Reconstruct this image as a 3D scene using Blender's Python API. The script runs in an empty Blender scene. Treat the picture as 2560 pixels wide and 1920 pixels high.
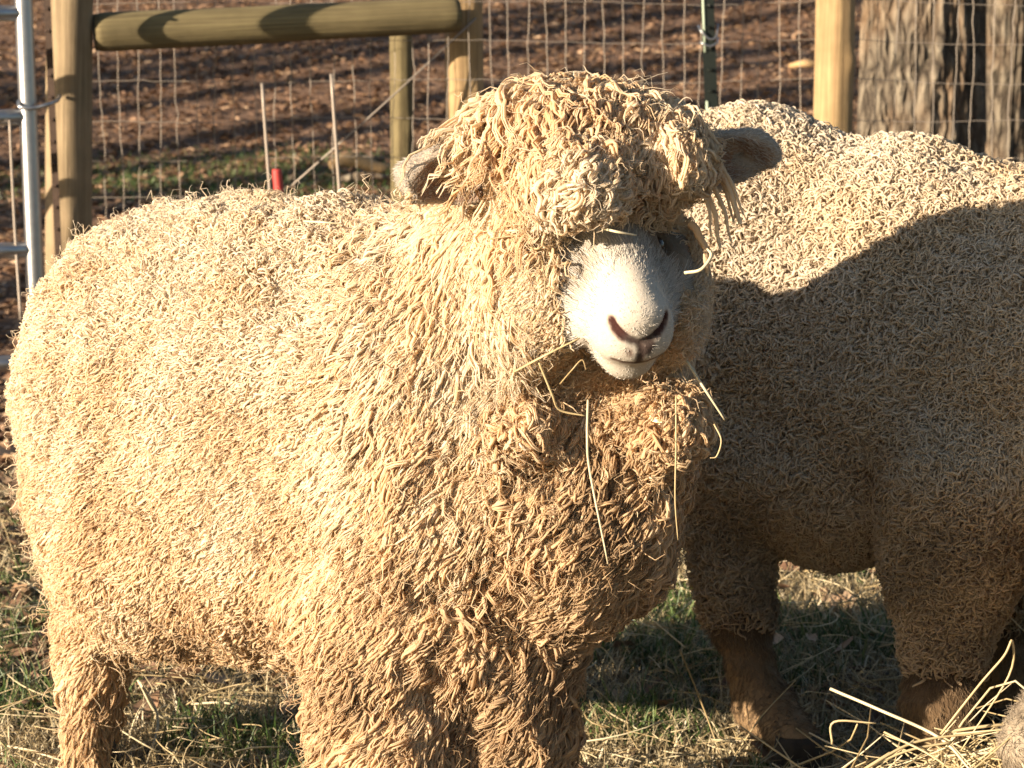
import bpy, math
import numpy as np
from mathutils import kdtree, Vector

rng = np.random.default_rng(7)
f32 = np.float32
SC = bpy.context.scene
COL = SC.collection

# ------------------------------------------------------------------ camera
CAM_H, PITCH, FPX = 1.19, math.radians(10.0), 6022.0      # focal length in pixels of the 2560 px wide photograph
cam_d = bpy.data.cameras.new('camera')
cam = bpy.data.objects.new('camera', cam_d)
COL.objects.link(cam)
cam.location = (0, 0, CAM_H)
cam.rotation_euler = (math.radians(90) - PITCH, 0, 0)
cam_d.sensor_width = 36.0
cam_d.lens = 36.0 * FPX / 2560.0
cam_d.clip_start = 0.05
cam_d.clip_end = 500
cam_d.dof.use_dof = True
cam_d.dof.focus_distance = 2.86
cam_d.dof.aperture_fstop = 13.0
SC.camera = cam

# ------------------------------------------------------------------ light
SUN_EL, SUN_AZ = math.radians(14.2), math.radians(56.0)    # azimuth: behind the camera, to its left
S_DIR = np.array([-math.sin(SUN_AZ) * math.cos(SUN_EL), -math.cos(SUN_AZ) * math.cos(SUN_EL), math.sin(SUN_EL)])
world = bpy.data.worlds.new('World')
SC.world = world
world.use_nodes = True
wn = world.node_tree.nodes
sky = wn.new('ShaderNodeTexSky')
sky.sky_type = 'NISHITA'
sky.sun_disc = False
sky.sun_elevation = SUN_EL
sky.sun_rotation = math.atan2(S_DIR[0], S_DIR[1])
world.node_tree.links.new(sky.outputs[0], wn['Background'].inputs[0])
wn['Background'].inputs[1].default_value = 0.052
sun_d = bpy.data.lights.new('sun', 'SUN')
sun_d.energy = 5.0
sun_d.angle = math.radians(0.5)
sun_d.color = (1.0, 0.82, 0.61)
sun = bpy.data.objects.new('sun', sun_d)
COL.objects.link(sun)
sun.location = (-6, -6, 6)
sun.rotation_euler = Vector(S_DIR).to_track_quat('Z', 'Y').to_euler()
SC.view_settings.view_transform = 'Standard'
SC.view_settings.look = 'None'
SC.view_settings.gamma = 1.0
SC.view_settings.exposure = 1.52
SC.render.engine = 'CYCLES'
SC.cycles.use_denoising = True
SC.cycles.max_bounces = 12
SC.cycles.diffuse_bounces = 9
SC.cycles.transmission_bounces = 8

# ------------------------------------------------------------------ camera helpers (author's ruler: photo pixel + distance -> place)
cp, sp = math.cos(PITCH), math.sin(PITCH)
C0 = np.array([0, 0, CAM_H])
def P(px, py, Y):
    x, y = (px - 1280) / FPX, -(py - 960) / FPX
    d = np.array([x, cp + y * sp, -sp + y * cp])
    return C0 + d * (Y / d[1])
def mpp(p):                       # metres per photo pixel at a point
    q = np.asarray(p) - C0
    return (q[1] * cp - q[2] * sp) / FPX
def G(px, py, z):                # where the sight line through a photo pixel reaches height z
    x, y = (px - 1280) / FPX, -(py - 960) / FPX
    d = np.array([x, cp + y * sp, -sp + y * cp])
    return C0 + d * ((z - CAM_H) / d[2])
def proj(p):
    q = p - C0
    dep = q[:, 1] * cp - q[:, 2] * sp
    return 1280 + FPX * q[:, 0] / dep, 960 - FPX * (q[:, 1] * sp + q[:, 2] * cp) / dep
def nrm(v):
    return v / (np.linalg.norm(v, axis=-1, keepdims=True) + 1e-9)

# ------------------------------------------------------------------ object helpers
def tag(o, label=None, cat=None, group=None, kind=None):
    if label: o['label'] = label
    if cat: o['category'] = cat
    if group: o['group'] = group
    if kind: o['kind'] = kind
    return o
def empty(name, loc, label, cat, group=None):
    o = bpy.data.objects.new(name, None)
    COL.objects.link(o)
    o.location = tuple(loc)
    return tag(o, label, cat, group)
def mesh_obj(name, V, F, mat, parent=None, smooth=True, attrs=None, sizes=None):
    """V (n,3) world space; F (m,k) or flat loops with sizes. Child meshes keep world coordinates."""
    me = bpy.data.meshes.new(name)
    V = np.ascontiguousarray(V, dtype=f32)
    me.vertices.add(len(V)); me.vertices.foreach_set('co', V.ravel())
    if sizes is None:
        F = np.asarray(F, dtype=np.int32); k = F.shape[1]
        ls = np.arange(len(F), dtype=np.int32) * k; fl = F.ravel()
    else:
        fl = np.asarray(F, dtype=np.int32); sizes = np.asarray(sizes, dtype=np.int32)
        ls = np.concatenate([[0], np.cumsum(sizes)[:-1]]).astype(np.int32)
    me.loops.add(len(fl)); me.loops.foreach_set('vertex_index', fl)
    me.polygons.add(len(ls)); me.polygons.foreach_set('loop_start', ls)
    me.polygons.foreach_set('use_smooth', np.full(len(ls), smooth))
    me.update(calc_edges=True)
    for nm, arr in (attrs or {}).items():
        arr = np.ascontiguousarray(arr, dtype=f32)
        a = me.attributes.new(nm, 'FLOAT' if arr.ndim == 1 else 'FLOAT_VECTOR', 'POINT')
        a.data.foreach_set('value' if arr.ndim == 1 else 'vector', arr.ravel())
    if mat: me.materials.append(mat)
    o = bpy.data.objects.new(name, me)
    COL.objects.link(o)
    if parent is not None:
        o.parent = parent
        o.matrix_parent_inverse = parent.matrix_basis.inverted()
    return o
def tubes(paths, radii, sides=5, rnd=None, cap=True):
    """paths (N,K,3), radii (N,K) -> V, F, attrs; parallel transported frames."""
    N, K, _ = paths.shape
    t = np.empty_like(paths)
    t[:, 1:-1] = paths[:, 2:] - paths[:, :-2]
    t[:, 0] = paths[:, 1] - paths[:, 0]; t[:, -1] = paths[:, -1] - paths[:, -2]
    t = nrm(t)
    ref = nrm(rng.normal(size=(N, 3)))
    u = nrm(ref - (ref * t[:, 0]).sum(-1, keepdims=True) * t[:, 0])
    ang = np.arange(sides) * 2 * math.pi / sides
    ca, sa = np.cos(ang)[None, :, None], np.sin(ang)[None, :, None]
    V = np.empty((N, K, sides, 3), dtype=f32)
    for k in range(K):
        u = nrm(u - (u * t[:, k]).sum(-1, keepdims=True) * t[:, k])
        w = np.cross(t[:, k], u)
        V[:, k] = paths[:, k, None, :] + radii[:, k, None, None] * (ca * u[:, None, :] + sa * w[:, None, :])
    i = (np.arange(N) * K * sides)[:, None, None]
    k = (np.arange(K - 1) * sides)[None, :, None]
    s = np.arange(sides)[None, None, :]; s2 = (s + 1) % sides
    F = np.stack([i + k + s, i + k + s2, i + k + sides + s2, i + k + sides + s], -1).reshape(-1, 4)
    if rnd is None: rnd = rng.random(N)
    L = np.linalg.norm(np.diff(paths, axis=1), axis=-1).sum(1)
    sl = np.linspace(0, 1, K)
    at = {'rnd': np.broadcast_to(rnd[:, None, None], (N, K, sides)).reshape(-1),
          'along': np.broadcast_to(sl[None, :, None], (N, K, sides)).reshape(-1)}
    fib = np.empty((N, K, sides, 3), dtype=f32)
    fib[..., 0] = np.cos(ang)[None, None, :] + rnd[:, None, None] * 91
    fib[..., 1] = np.sin(ang)[None, None, :] + rnd[:, None, None] * 57
    fib[..., 2] = (sl[None, :] * L[:, None] * 22)[:, :, None]
    at['fib'] = fib.reshape(-1, 3)
    V = V.reshape(-1, 3)
    if cap:
        sizes = np.full(len(F), 4)
        e0 = (np.arange(N) * K * sides)[:, None] + np.arange(sides)[None, ::-1]
        e1 = (np.arange(N) * K * sides + (K - 1) * sides)[:, None] + np.arange(sides)[None, :]
        fl = np.concatenate([F.ravel(), e0.ravel(), e1.ravel()])
        sizes = np.concatenate([sizes, np.full(2 * N, sides)])
        return V, fl, sizes, at
    return V, F, None, at
def tube_obj(name, pts, rad, mat, parent=None, sides=10, sub=4):
    """one smooth tube through a few points"""
    pts = np.asarray(pts, float); n = len(pts)
    rad = np.broadcast_to(np.asarray(rad, float), (n,))
    tt = np.linspace(0, n - 1, (n - 1) * sub + 1)
    if n > 2:                                        # Catmull-Rom
        ext = np.vstack([2 * pts[0] - pts[1], pts, 2 * pts[-1] - pts[-2]])
        i = np.minimum(tt.astype(int), n - 2); u = (tt - i)[:, None]
        p0, p1, p2, p3 = ext[i], ext[i + 1], ext[i + 2], ext[i + 3]
        pp = 0.5 * (2 * p1 + (p2 - p0) * u + (2 * p0 - 5 * p1 + 4 * p2 - p3) * u ** 2 + (3 * p1 - p0 - 3 * p2 + p3) * u ** 3)
    else:
        pp = pts[0] + (pts[1] - pts[0]) * (tt / (n - 1))[:, None]
    rr = np.interp(tt, np.arange(n), rad)
    V, F, sz, at = tubes(pp[None], rr[None], sides)
    return mesh_obj(name, V, F, mat, parent, True, at, sz)
def vnoise(p, scale, seed=0, octs=3):
    """smooth pseudo noise, about -1..1"""
    r = np.random.default_rng(seed)
    out = np.zeros(len(p)); amp, tot = 1.0, 0.0
    for o in range(octs):
        for _ in range(5):
            d = r.normal(size=3); d *= (2.0 ** o) * scale * r.uniform(0.6, 1.4) / np.linalg.norm(d) * 2 * math.pi
            out += amp * np.sin(p @ d + r.uniform(0, 6.28)) / 2.2
        tot += amp; amp *= 0.55
    return out / tot

# ------------------------------------------------------------------ materials
class NT:
    def __init__(s, name):
        s.m = bpy.data.materials.new(name); s.m.use_nodes = True
        s.t = s.m.node_tree; s.b = s.t.nodes['Principled BSDF']; s.out = s.t.nodes['Material Output']
    def n(s, typ, **kw):
        o = s.t.nodes.new(typ)
        for k, v in kw.items():
            if k.startswith('i_'):
                o.inputs[k[2:].replace('_', ' ')].default_value = v
            else: setattr(o, k, v)
        return o
    def l(s, a, b): s.t.links.new(a, b)
    def attr(s, name, out='Fac'):
        return s.n('ShaderNodeAttribute', attribute_name=name).outputs[out]
    def obj(s): return s.n('ShaderNodeTexCoord').outputs['Object']
    def noise(s, vec, scale, detail=3, rough=0.6):
        o = s.n('ShaderNodeTexNoise', i_Scale=scale, i_Detail=detail, i_Roughness=rough)
        if vec is not None: s.l(vec, o.inputs['Vector'])
        return o.outputs['Fac']
    def ramp(s, fac, stops):
        r = s.n('ShaderNodeValToRGB'); s.l(fac, r.inputs[0])
        e = r.color_ramp.elements
        while len(e) < len(stops): e.new(0.5)
        for el, (p, c) in zip(e, stops): el.position = p; el.color = (*c, 1) if len(c) == 3 else c
        return r.outputs[0]
    def mix(s, fac, a, b, mode='MIX'):
        o = s.n('ShaderNodeMix', data_type='RGBA', blend_type=mode)
        for sock, v in ((o.inputs[0], fac), (o.inputs[6], a), (o.inputs[7], b)):
            if isinstance(v, (int, float)): sock.default_value = v
            elif isinstance(v, tuple): sock.default_value = (*v, 1)
            else: s.l(v, sock)
        return o.outputs[2]
    def bump(s, h, strength=0.5, dist=0.01):
        o = s.n('ShaderNodeBump', i_Strength=strength, i_Distance=dist)
        s.l(h, o.inputs['Height']); s.l(o.outputs[0], s.b.inputs['Normal']); return o.outputs[0]
    def translucent(s, col, nor, amount):
        t = s.n('ShaderNodeBsdfTranslucent'); s.l(col, t.inputs[0])
        if nor is not None: s.l(nor, t.inputs['Normal'])
        m = s.n('ShaderNodeMixShader'); m.inputs[0].default_value = amount
        s.l(s.b.outputs[0], m.inputs[1]); s.l(t.outputs[0], m.inputs[2]); s.l(m.outputs[0], s.out.inputs[0])

def mat_wool(name, root, tip, dirt_shade, dirt_shade_amt=0.5, trans=0.22):
    m = NT(name)
    base = m.mix(m.attr('along'), root, tip)
    var = m.ramp(m.attr('rnd'), [(0, (0.86, 0.83, 0.78)), (0.5, (0.96, 0.95, 0.94)), (1, (1.0, 1.0, 1.0))])
    base = m.mix(1.0, base, var, 'MULTIPLY')
    base = m.mix(1.0, base, m.ramp(m.attr('dirt_shade'), [(0, (1, 1, 1)), (0.22, (1.0, .955, .87)), (0.5, (.90, .77, .60)), (1, dirt_shade)]), 'MULTIPLY')
    m.l(base, m.b.inputs['Base Color'])
    m.b.inputs['Roughness'].default_value = 0.6
    m.b.inputs['Specular IOR Level'].default_value = 0.25
    m.b.inputs['Sheen Weight'].default_value = 0.15
    h = m.noise(m.attr('fib', 'Vector'), 2.2, 3, 0.65)
    nr = m.bump(h, 0.5, 0.0020)
    m.translucent(base, nr, trans)
    return m.m
M_WOOL = mat_wool('wool_cream', (0.95, 0.79, 0.57), (0.98, 0.91, 0.785), (0.46, 0.345, 0.24), 0.65, 0.55)
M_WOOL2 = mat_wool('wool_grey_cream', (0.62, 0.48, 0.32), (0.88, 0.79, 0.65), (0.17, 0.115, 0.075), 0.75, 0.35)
def mat_skin():
    m = NT('sheep_coat')
    c = m.attr('tint', 'Vector')
    n = m.noise(m.obj(), 180, 3)
    o = m.mix(1.0, c, m.ramp(n, [(0.3, (0.86, 0.84, 0.80)), (0.7, (1, 1, 1))]), 'MULTIPLY')
    m.l(o, m.b.inputs['Base Color'])
    m.b.inputs['Roughness'].default_value = 0.7
    m.b.inputs['Specular IOR Level'].default_value = 0.2
    w = m.attr('wool')
    mp = m.n('ShaderNodeMapping'); m.l(m.obj(), mp.inputs[0]); mp.inputs['Scale'].default_value = (1, 1, .55)
    h1 = m.n('ShaderNodeMath', operation='MULTIPLY'); m.l(m.noise(mp.outputs[0], 190, 4, .7), h1.inputs[0]); m.l(w, h1.inputs[1])
    b1 = m.n('ShaderNodeBump', i_Strength=0.9, i_Distance=0.007); m.l(h1.outputs[0], b1.inputs['Height'])
    b2 = m.n('ShaderNodeBump', i_Strength=0.25, i_Distance=0.002); m.l(m.noise(m.obj(), 420, 2), b2.inputs['Height']); m.l(b1.outputs[0], b2.inputs['Normal'])
    m.l(b2.outputs[0], m.b.inputs['Normal'])
    return m.m
M_SKIN = mat_skin()
def mat_fur(name, a, b):
    m = NT(name)
    c = m.mix(m.attr('rnd'), a, b)
    m.l(c, m.b.inputs['Base Color']); m.b.inputs['Roughness'].default_value = 0.6
    m.b.inputs['Specular IOR Level'].default_value = 0.3
    m.translucent(c, None, 0.25)
    return m.m
M_FUR = mat_fur('white_face_hair', (0.43, 0.395, 0.345), (0.78, 0.75, 0.70))
M_FURTAN = mat_fur('tan_leg_hair', (0.12, 0.078, 0.045), (0.30, 0.21, 0.125))
def mat_simple(name, col, rough=0.6, metal=0.0, noise=None, bump=0.0):
    m = NT(name)
    if noise:
        sc, lo = noise
        n = m.noise(m.obj(), sc, 4)
        c = m.mix(n, tuple(x * lo for x in col), col)
        m.l(c, m.b.inputs['Base Color'])
        if bump: m.bump(n, bump, 0.004)
    else: m.b.inputs['Base Color'].default_value = (*col, 1)
    m.b.inputs['Roughness'].default_value = rough; m.b.inputs['Metallic'].default_value = metal
    return m.m
M_FURGREY = mat_fur('grey_tan_face_hair', (0.20, 0.16, 0.115), (0.40, 0.335, 0.26))
M_EYE = mat_simple('eye', (0.02, 0.013, 0.008), 0.25)
M_HOOF = mat_simple('hoof', (0.045, 0.032, 0.02), 0.85, 0, (60, 0.5), 0.3)
def mat_straw(name, a, b, c):
    m = NT(name)
    col = m.ramp(m.attr('rnd'), [(0, a), (0.5, b), (1, c)])
    n = m.noise(m.attr('fib', 'Vector'), 1.5, 2)
    col = m.mix(1.0, col, m.ramp(n, [(0.3, (0.7, 0.66, 0.6)), (0.65, (1, 1, 1))]), 'MULTIPLY')
    m.l(col, m.b.inputs['Base Color']); m.b.inputs['Roughness'].default_value = 0.45
    m.translucent(col, None, 0.15)
    return m.m
M_STRAW = mat_straw('straw', (0.38, 0.29, 0.15), (0.58, 0.47, 0.27), (0.74, 0.67, 0.48))
M_DRYGRASS = mat_straw('dead_grass', (0.24, 0.18, 0.10), (0.48, 0.40, 0.24), (0.66, 0.59, 0.41))
M_GRASS = mat_straw('green_grass', (0.04, 0.085, 0.02), (0.075, 0.14, 0.035), (0.17, 0.22, 0.08))
def mat_leaf():
    m = NT('dead_leaf')
    col = m.ramp(m.attr('rnd'), [(0, (0.11, 0.06, 0.035)), (0.4, (0.24, 0.14, 0.085)), (0.75, (0.34, 0.215, 0.13)), (1, (0.44, 0.31, 0.20))])
    m.l(col, m.b.inputs['Base Color']); m.b.inputs['Roughness'].default_value = 0.65
    m.translucent(col, None, 0.12)
    return m.m
M_LEAF = mat_leaf()
def mat_ground():
    m = NT('soil')
    o = m.obj()
    n1, n2 = m.noise(o, 14, 6, 0.7), m.noise(o, 1.1, 3)
    near = m.ramp(n1, [(0.3, (0.045, 0.032, 0.02)), (0.55, (0.11, 0.08, 0.045)), (0.75, (0.19, 0.145, 0.08))])
    hill = m.ramp(n1, [(0.3, (0.06, 0.034, 0.02)), (0.55, (0.17, 0.10, 0.06)), (0.8, (0.28, 0.18, 0.11))])
    sx = m.n('ShaderNodeSeparateXYZ'); m.l(o, sx.inputs[0])
    mr = m.n('ShaderNodeMapRange'); m.l(sx.outputs[1], mr.inputs[0])
    mr.inputs[1].default_value = 4.2; mr.inputs[2].default_value = 5.2
    c = m.mix(mr.outputs[0], near, hill)
    c = m.mix(1.0, c, m.ramp(n2, [(0.3, (0.75, 0.75, 0.75)), (0.7, (1.1, 1.05, 1))]), 'MULTIPLY')
    m.l(c, m.b.inputs['Base Color']); m.b.inputs['Roughness'].default_value = 0.95
    m.bump(n1, 0.8, 0.02)
    return m.m
M_GROUND = mat_ground()
def mat_wood(name, light, dark, axis='Z'):
    m = NT(name)
    mp = m.n('ShaderNodeMapping'); m.l(m.attr('fib', 'Vector'), mp.inputs[0])
    mp.inputs['Scale'].default_value = (4, 4, 0.30)
    g = m.noise(mp.outputs[0], 2.2, 5, 0.65)
    n2 = m.noise(m.obj(), 9, 3)
    c = m.ramp(g, [(0.28, dark), (0.5, tuple((a + b) / 2 for a, b in zip(light, dark))), (0.68, light)])
    c = m.mix(1.0, c, m.ramp(n2, [(0.3, (0.72, 0.72, 0.68)), (0.65, (1, 1, 1))]), 'MULTIPLY')
    m.l(c, m.b.inputs['Base Color']); m.b.inputs['Roughness'].default_value = 0.85
    st = m.n('ShaderNodeMapping'); m.l(m.attr('fib', 'Vector'), st.inputs[0]); st.inputs['Scale'].default_value = (9, 9, 0.10)
    ck = m.ramp(m.noise(st.outputs[0], 1.6, 3), [(0.30, (0.30, 0.26, 0.22)), (0.38, (1, 1, 1))])
    c = m.mix(1.0, c, ck, 'MULTIPLY'); m.l(c, m.b.inputs['Base Color'])
    m.bump(g, 0.6, 0.006)
    return m.m
M_POST = mat_wood('peeled_post_wood', (0.42, 0.295, 0.15), (0.24, 0.155, 0.075))
M_POSTGREY = mat_wood('weathered_post_wood', (0.34, 0.26, 0.155), (0.17, 0.12, 0.07))
M_RAIL = mat_wood('green_treated_wood', (0.22, 0.18, 0.085), (0.10, 0.075, 0.035))
M_ENDGRAIN = mat_simple('end_grain', (0.55, 0.43, 0.24), 0.9, 0, (40, 0.6))
def mat_bark():
    m = NT('bark')
    o = m.obj()
    w = m.n('ShaderNodeTexNoise', i_Scale=5.0, i_Detail=3.0); m.l(o, w.inputs['Vector'])
    wv = m.n('ShaderNodeVectorMath', operation='MULTIPLY_ADD'); m.l(w.outputs['Color'], wv.inputs[0]); wv.inputs[1].default_value = (.07, .07, .12); m.l(o, wv.inputs[2])
    mp = m.n('ShaderNodeMapping'); m.l(wv.outputs[0], mp.inputs[0]); mp.inputs['Scale'].default_value = (1, 1, 0.30)
    v = m.n('ShaderNodeTexVoronoi', feature='DISTANCE_TO_EDGE', i_Scale=27.0); m.l(mp.outputs[0], v.inputs['Vector'])
    n = m.noise(mp.outputs[0], 70, 4, 0.7)
    h = m.n('ShaderNodeMath', operation='MULTIPLY_ADD'); m.l(n, h.inputs[0]); h.inputs[1].default_value = .18; m.l(v.outputs['Distance'], h.inputs[2])
    c = m.ramp(h.outputs[0], [(0.10, (0.045, 0.034, 0.024)), (0.22, (0.12, 0.097, 0.07)), (0.48, (0.21, 0.18, 0.135))])
    n2 = m.noise(o, 3, 3)
    c = m.mix(m.ramp(n2, [(0.45, (0, 0, 0)), (0.7, (0.45, 0.45, 0.45))]), c, (0.27, 0.16, 0.08))
    m.l(c, m.b.inputs['Base Color']); m.b.inputs['Roughness'].default_value = 0.95
    m.bump(h.outputs[0], 1.0, 0.05)
    return m.m
M_BARK = mat_bark()
M_GALV = mat_simple('galvanised_steel', (0.42, 0.43, 0.45), 0.34, 0.9, (40, 0.72), 0.1)
M_WIRE = mat_simple('dull_fence_wire', (0.29, 0.25, 0.21), 0.55, 0.35)
M_TPOST = mat_simple('green_steel_paint', (0.007, 0.012, 0.009), 0.5, 0.2, (30, 0.5))
M_PALEGREEN = mat_simple('worn_pale_green', (0.36, 0.44, 0.34), 0.6)
M_RUST = mat_simple('rusty_steel', (0.075, 0.045, 0.03), 0.8, 0.2, (60, 0.4), 0.3)
M_RED = mat_simple('red_plastic', (0.36, 0.035, 0.03), 0.6)
M_LOG = mat_wood('broken_wood', (0.60, 0.42, 0.22), (0.34, 0.20, 0.09))
M_CEDAR = mat_simple('evergreen', (0.035, 0.06, 0.025), 0.8)

# ------------------------------------------------------------------ ground
def gz(x, y):
    x = np.asarray(x, float); y = np.asarray(y, float)
    t = np.clip(y - 7.0, 0, None)
    hill = 0.155 * (np.sqrt(t * t + 0.5) - math.sqrt(0.5)) + 0.02 * np.clip(x, -8, 8) * np.clip((y - 7) / 6, 0, 1)
    p = np.stack([x.ravel(), y.ravel(), 0 * x.ravel()], 1)
    bump = vnoise(p, 0.35, 3, 3).reshape(x.shape) * 0.03 * np.clip((y - 3.6) / 3, 0.12, 1)
    return hill + bump
xs = np.concatenate([np.linspace(-120, -8, 30), np.linspace(-7.6, 7.6, 180), np.linspace(8, 120, 30)])
ys = np.concatenate([np.linspace(-60, 0.8, 20), np.linspace(1, 20, 230), np.linspace(21, 200, 50)])
gx, gy = np.meshgrid(xs, ys, indexing='ij')
gv = np.stack([gx, gy, gz(gx, gy)], -1)
gi = np.arange(len(xs) * len(ys)).reshape(len(xs), len(ys))
gf = np.stack([gi[:-1, :-1], gi[1:, :-1], gi[1:, 1:], gi[:-1, 1:]], -1).reshape(-1, 4)
tag(mesh_obj('ground', gv.reshape(-1, 3), gf, M_GROUND), kind='structure')

def blades(n, xr, yr, h, w, lean, tries=None, mask=None):
    x = rng.uniform(*xr, n); y = rng.uniform(*yr, n)
    if mask is not None:
        k = mask(x, y); x, y = x[k], y[k]
    n = len(x)
    z = gz(x, y) - 0.004
    hh = rng.uniform(h[0], h[1], n) * (0.6 + 0.4 * rng.random(n)); ww = rng.uniform(w[0], w[1], n)
    a = rng.uniform(0, 2 * math.pi, n); le = rng.uniform(lean[0], lean[1], n)
    K = 5; s = np.linspace(0, 1, K)
    dx, dy = np.cos(a), np.sin(a)
    ang = le[:, None] * s[None] ** 1.2 * 1.5
    step = hh[:, None] / (K - 1)
    hor = np.concatenate([np.zeros((n, 1)), np.cumsum(np.sin(ang[:, 1:]) * step, 1)], 1)
    ver = np.concatenate([np.zeros((n, 1)), np.cumsum(np.cos(ang[:, 1:]) * step, 1)], 1)
    ver = np.maximum(ver, 0.002)
    c = np.stack([x[:, None] + dx[:, None] * hor, y[:, None] + dy[:, None] * hor, z[:, None] + ver], -1)
    fa = rng.uniform(0, 2 * math.pi, n)
    side = np.stack([np.cos(fa), np.sin(fa), 0 * fa], -1)[:, None, :] * (ww[:, None] * (1 - 0.85 * s[None] ** 1.5))[..., None]
    V = np.stack([c - side, c + side], 2).reshape(-1, 3)
    i = (np.arange(n) * K * 2)[:, None]; k = (np.arange(K - 1) * 2)[None]
    F = np.stack([i + k, i + k + 1, i + k + 3, i + k + 2], -1).reshape(-1, 4)
    r = rng.random(n)
    at = {'rnd': np.repeat(r, K * 2), 'fib': V * 30}
    return V, F, at
def grass_mask(x, y):
    p = np.stack([x, y, 0 * x], 1)
    return vnoise(p, 2.2, 11, 2) + rng.normal(size=len(x)) * 0.25 > 0.22
V, F, at = blades(90000, (-1.25, 1.45), (2.9, 5.0), (0.03, 0.095), (0.0010, 0.0026), (0.2, 1.3), mask=grass_mask)
tag(mesh_obj('grass', V, F, M_GRASS, attrs=at), 'short green winter grass growing between the dead stems', 'grass', kind='stuff')
V, F, at = blades(125000, (-1.3, 1.5), (2.9, 5.4), (0.02, 0.085), (0.0007, 0.0020), (0.4, 1.7))
tag(mesh_obj('dead_grass', V, F, M_DRYGRASS, attrs=at), 'tangled dead grass covering the paddock floor', 'dead grass', kind='stuff')
V, F, at = blades(26000, (-2.4, 0.3), (8.8, 10.8), (0.02, 0.06), (0.001, 0.003), (0.3, 1.3),
                  mask=lambda x, y: rng.random(len(x)) < 1.5 * np.exp(-(((x + 1.15) / 0.85) ** 2 + ((y - 9.75) / 0.5) ** 2) ** 2))
tag(mesh_obj('rough_grass', V, F, M_GRASS, attrs=at), 'dark green grass at the foot of the leafy slope', 'grass', kind='stuff')

def lying_stems(n, xr, yr, L, r, zlo=0.004, zhi=0.05, K=6, yaw=None):
    x = rng.uniform(*xr, n); y = rng.uniform(*yr, n); a = rng.uniform(0, 2 * math.pi, n) if yaw is None else rng.normal(yaw[0], yaw[1], n)
    l = rng.uniform(*L, n); s = np.linspace(-0.5, 0.5, K)
    bend = rng.normal(0, 0.35, n); tilt = rng.normal(0, 0.22, n)
    aa = a[:, None] + bend[:, None] * s[None] * 2
    px = x[:, None] + l[:, None] * s[None] * np.cos(aa); py = y[:, None] + l[:, None] * s[None] * np.sin(aa)
    pz = gz(px, py) + rng.uniform(zlo, zhi, n)[:, None] + l[:, None] * np.abs(s[None] + 0.5) * np.abs(np.sin(tilt))[:, None]
    pts = np.stack([px, py, pz], -1)
    rr = rng.uniform(*r, n)[:, None] * np.linspace(1, 0.65, K)[None]
    return pts, rr
pts, rr = lying_stems(3200, (-1.3, 1.5), (2.9, 5.2), (0.04, 0.16), (0.0007, 0.0016))
V, F, sz, at = tubes(pts, rr, 4)
tag(mesh_obj('scattered_straw', V, F, M_STRAW, attrs=at, sizes=sz), 'loose straw scattered over the grass', 'straw', kind='stuff')
pts, rr = lying_stems(2600, (0.36, 0.98), (2.72, 3.26), (0.08, 0.30), (0.0009, 0.0020), 0.0, 0.012)
mound = lambda q: .185 * np.exp(-(((q[..., 0] - .68) / .20) ** 2 + ((q[..., 1] - 2.98) / .17) ** 2))
pts[..., 2] += mound(pts) * (.25 + .75 * np.sqrt(rng.random(len(pts))))[:, None]
V, F, sz, at = tubes(pts, rr, 5)
tag(mesh_obj('hay', V, F, M_STRAW, attrs=at, sizes=sz), 'small heap of yellow hay at the second sheep\'s muzzle', 'hay', kind='stuff')

def leaves(n, pos, size, tilt=0.5, lift=0.01):
    x, y = pos; n = len(x)
    z = gz(x, y) + rng.uniform(0.002, lift, n)
    s = rng.uniform(*size, n)
    a = rng.uniform(0, 6.283, n); t1 = rng.normal(0, tilt, n); t2 = rng.normal(0, tilt, n)
    # outline 4 x 3 grid, curled
    u = np.array([-1, -0.4, 0.35, 1.0]); wv = np.array([0.08, 0.42, 0.46, 0.05])
    g = []
    for k in range(4):
        for v in (-1, 0, 1):
            g.append((u[k], v * wv[k], 0))
    g = np.array(g, float)[None] * s[:, None, None] * 0.5
    curl = rng.uniform(-0.2, 1.3, n)
    g[..., 2] += curl[:, None] * (np.abs(g[..., 1]) * 0.8 + 0.35 * g[..., 0] ** 2 / s[:, None])
    g += rng.normal(0, 0.05, g.shape) * s[:, None, None]
    ca, sa = np.cos(a)[:, None], np.sin(a)[:, None]
    X = g[..., 0] * ca - g[..., 1] * sa; Y = g[..., 0] * sa + g[..., 1] * ca
    Z = g[..., 2] + X * np.sin(t1)[:, None] + Y * np.sin(t2)[:, None]
    Z = np.maximum(Z, -0.004)
    V = np.stack([X + x[:, None], Y + y[:, None], Z + z[:, None]], -1).reshape(-1, 3)
    q = []
    for k in range(3):
        for v in range(2): q.append((k * 3 + v, k * 3 + v + 1, k * 3 + v + 4, k * 3 + v + 3))
    F = (np.arange(n) * 12)[:, None, None] + np.array(q)[None]
    return V, F.reshape(-1, 4), {'rnd': np.repeat(rng.random(n), 12), 'fib': V}
nl = 120000
ly = 5.0 + 13 * rng.random(nl) ** 1.1; lx = rng.uniform(-0.44, 0.46, nl) * (ly + 3)
V, F, at = leaves(nl, (lx, ly), (0.022, 0.055), 0.28, 0.013)
tag(mesh_obj('leaf_litter', V, F, M_LEAF, attrs=at), 'brown fallen leaves covering the slope behind the fence', 'leaves', kind='stuff')
nl = 650
lx, ly = rng.uniform(-1.3, 1.5, nl), 2.4 + 2.6 * rng.random(nl)
V, F, at = leaves(nl, (lx, ly), (0.03, 0.07), 0.5, 0.03)
tag(mesh_obj('paddock_leaves', V, F, M_LEAF, attrs=at), 'fallen leaves caught in the paddock grass', 'leaves', kind='stuff')
nl = 2600
lx, ly = rng.uniform(-1.5, -0.3, nl), 3.8 + 2.2 * rng.random(nl)
V, F, at = leaves(nl, (lx, ly), (0.03, 0.07), 0.5, 0.03)
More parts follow.
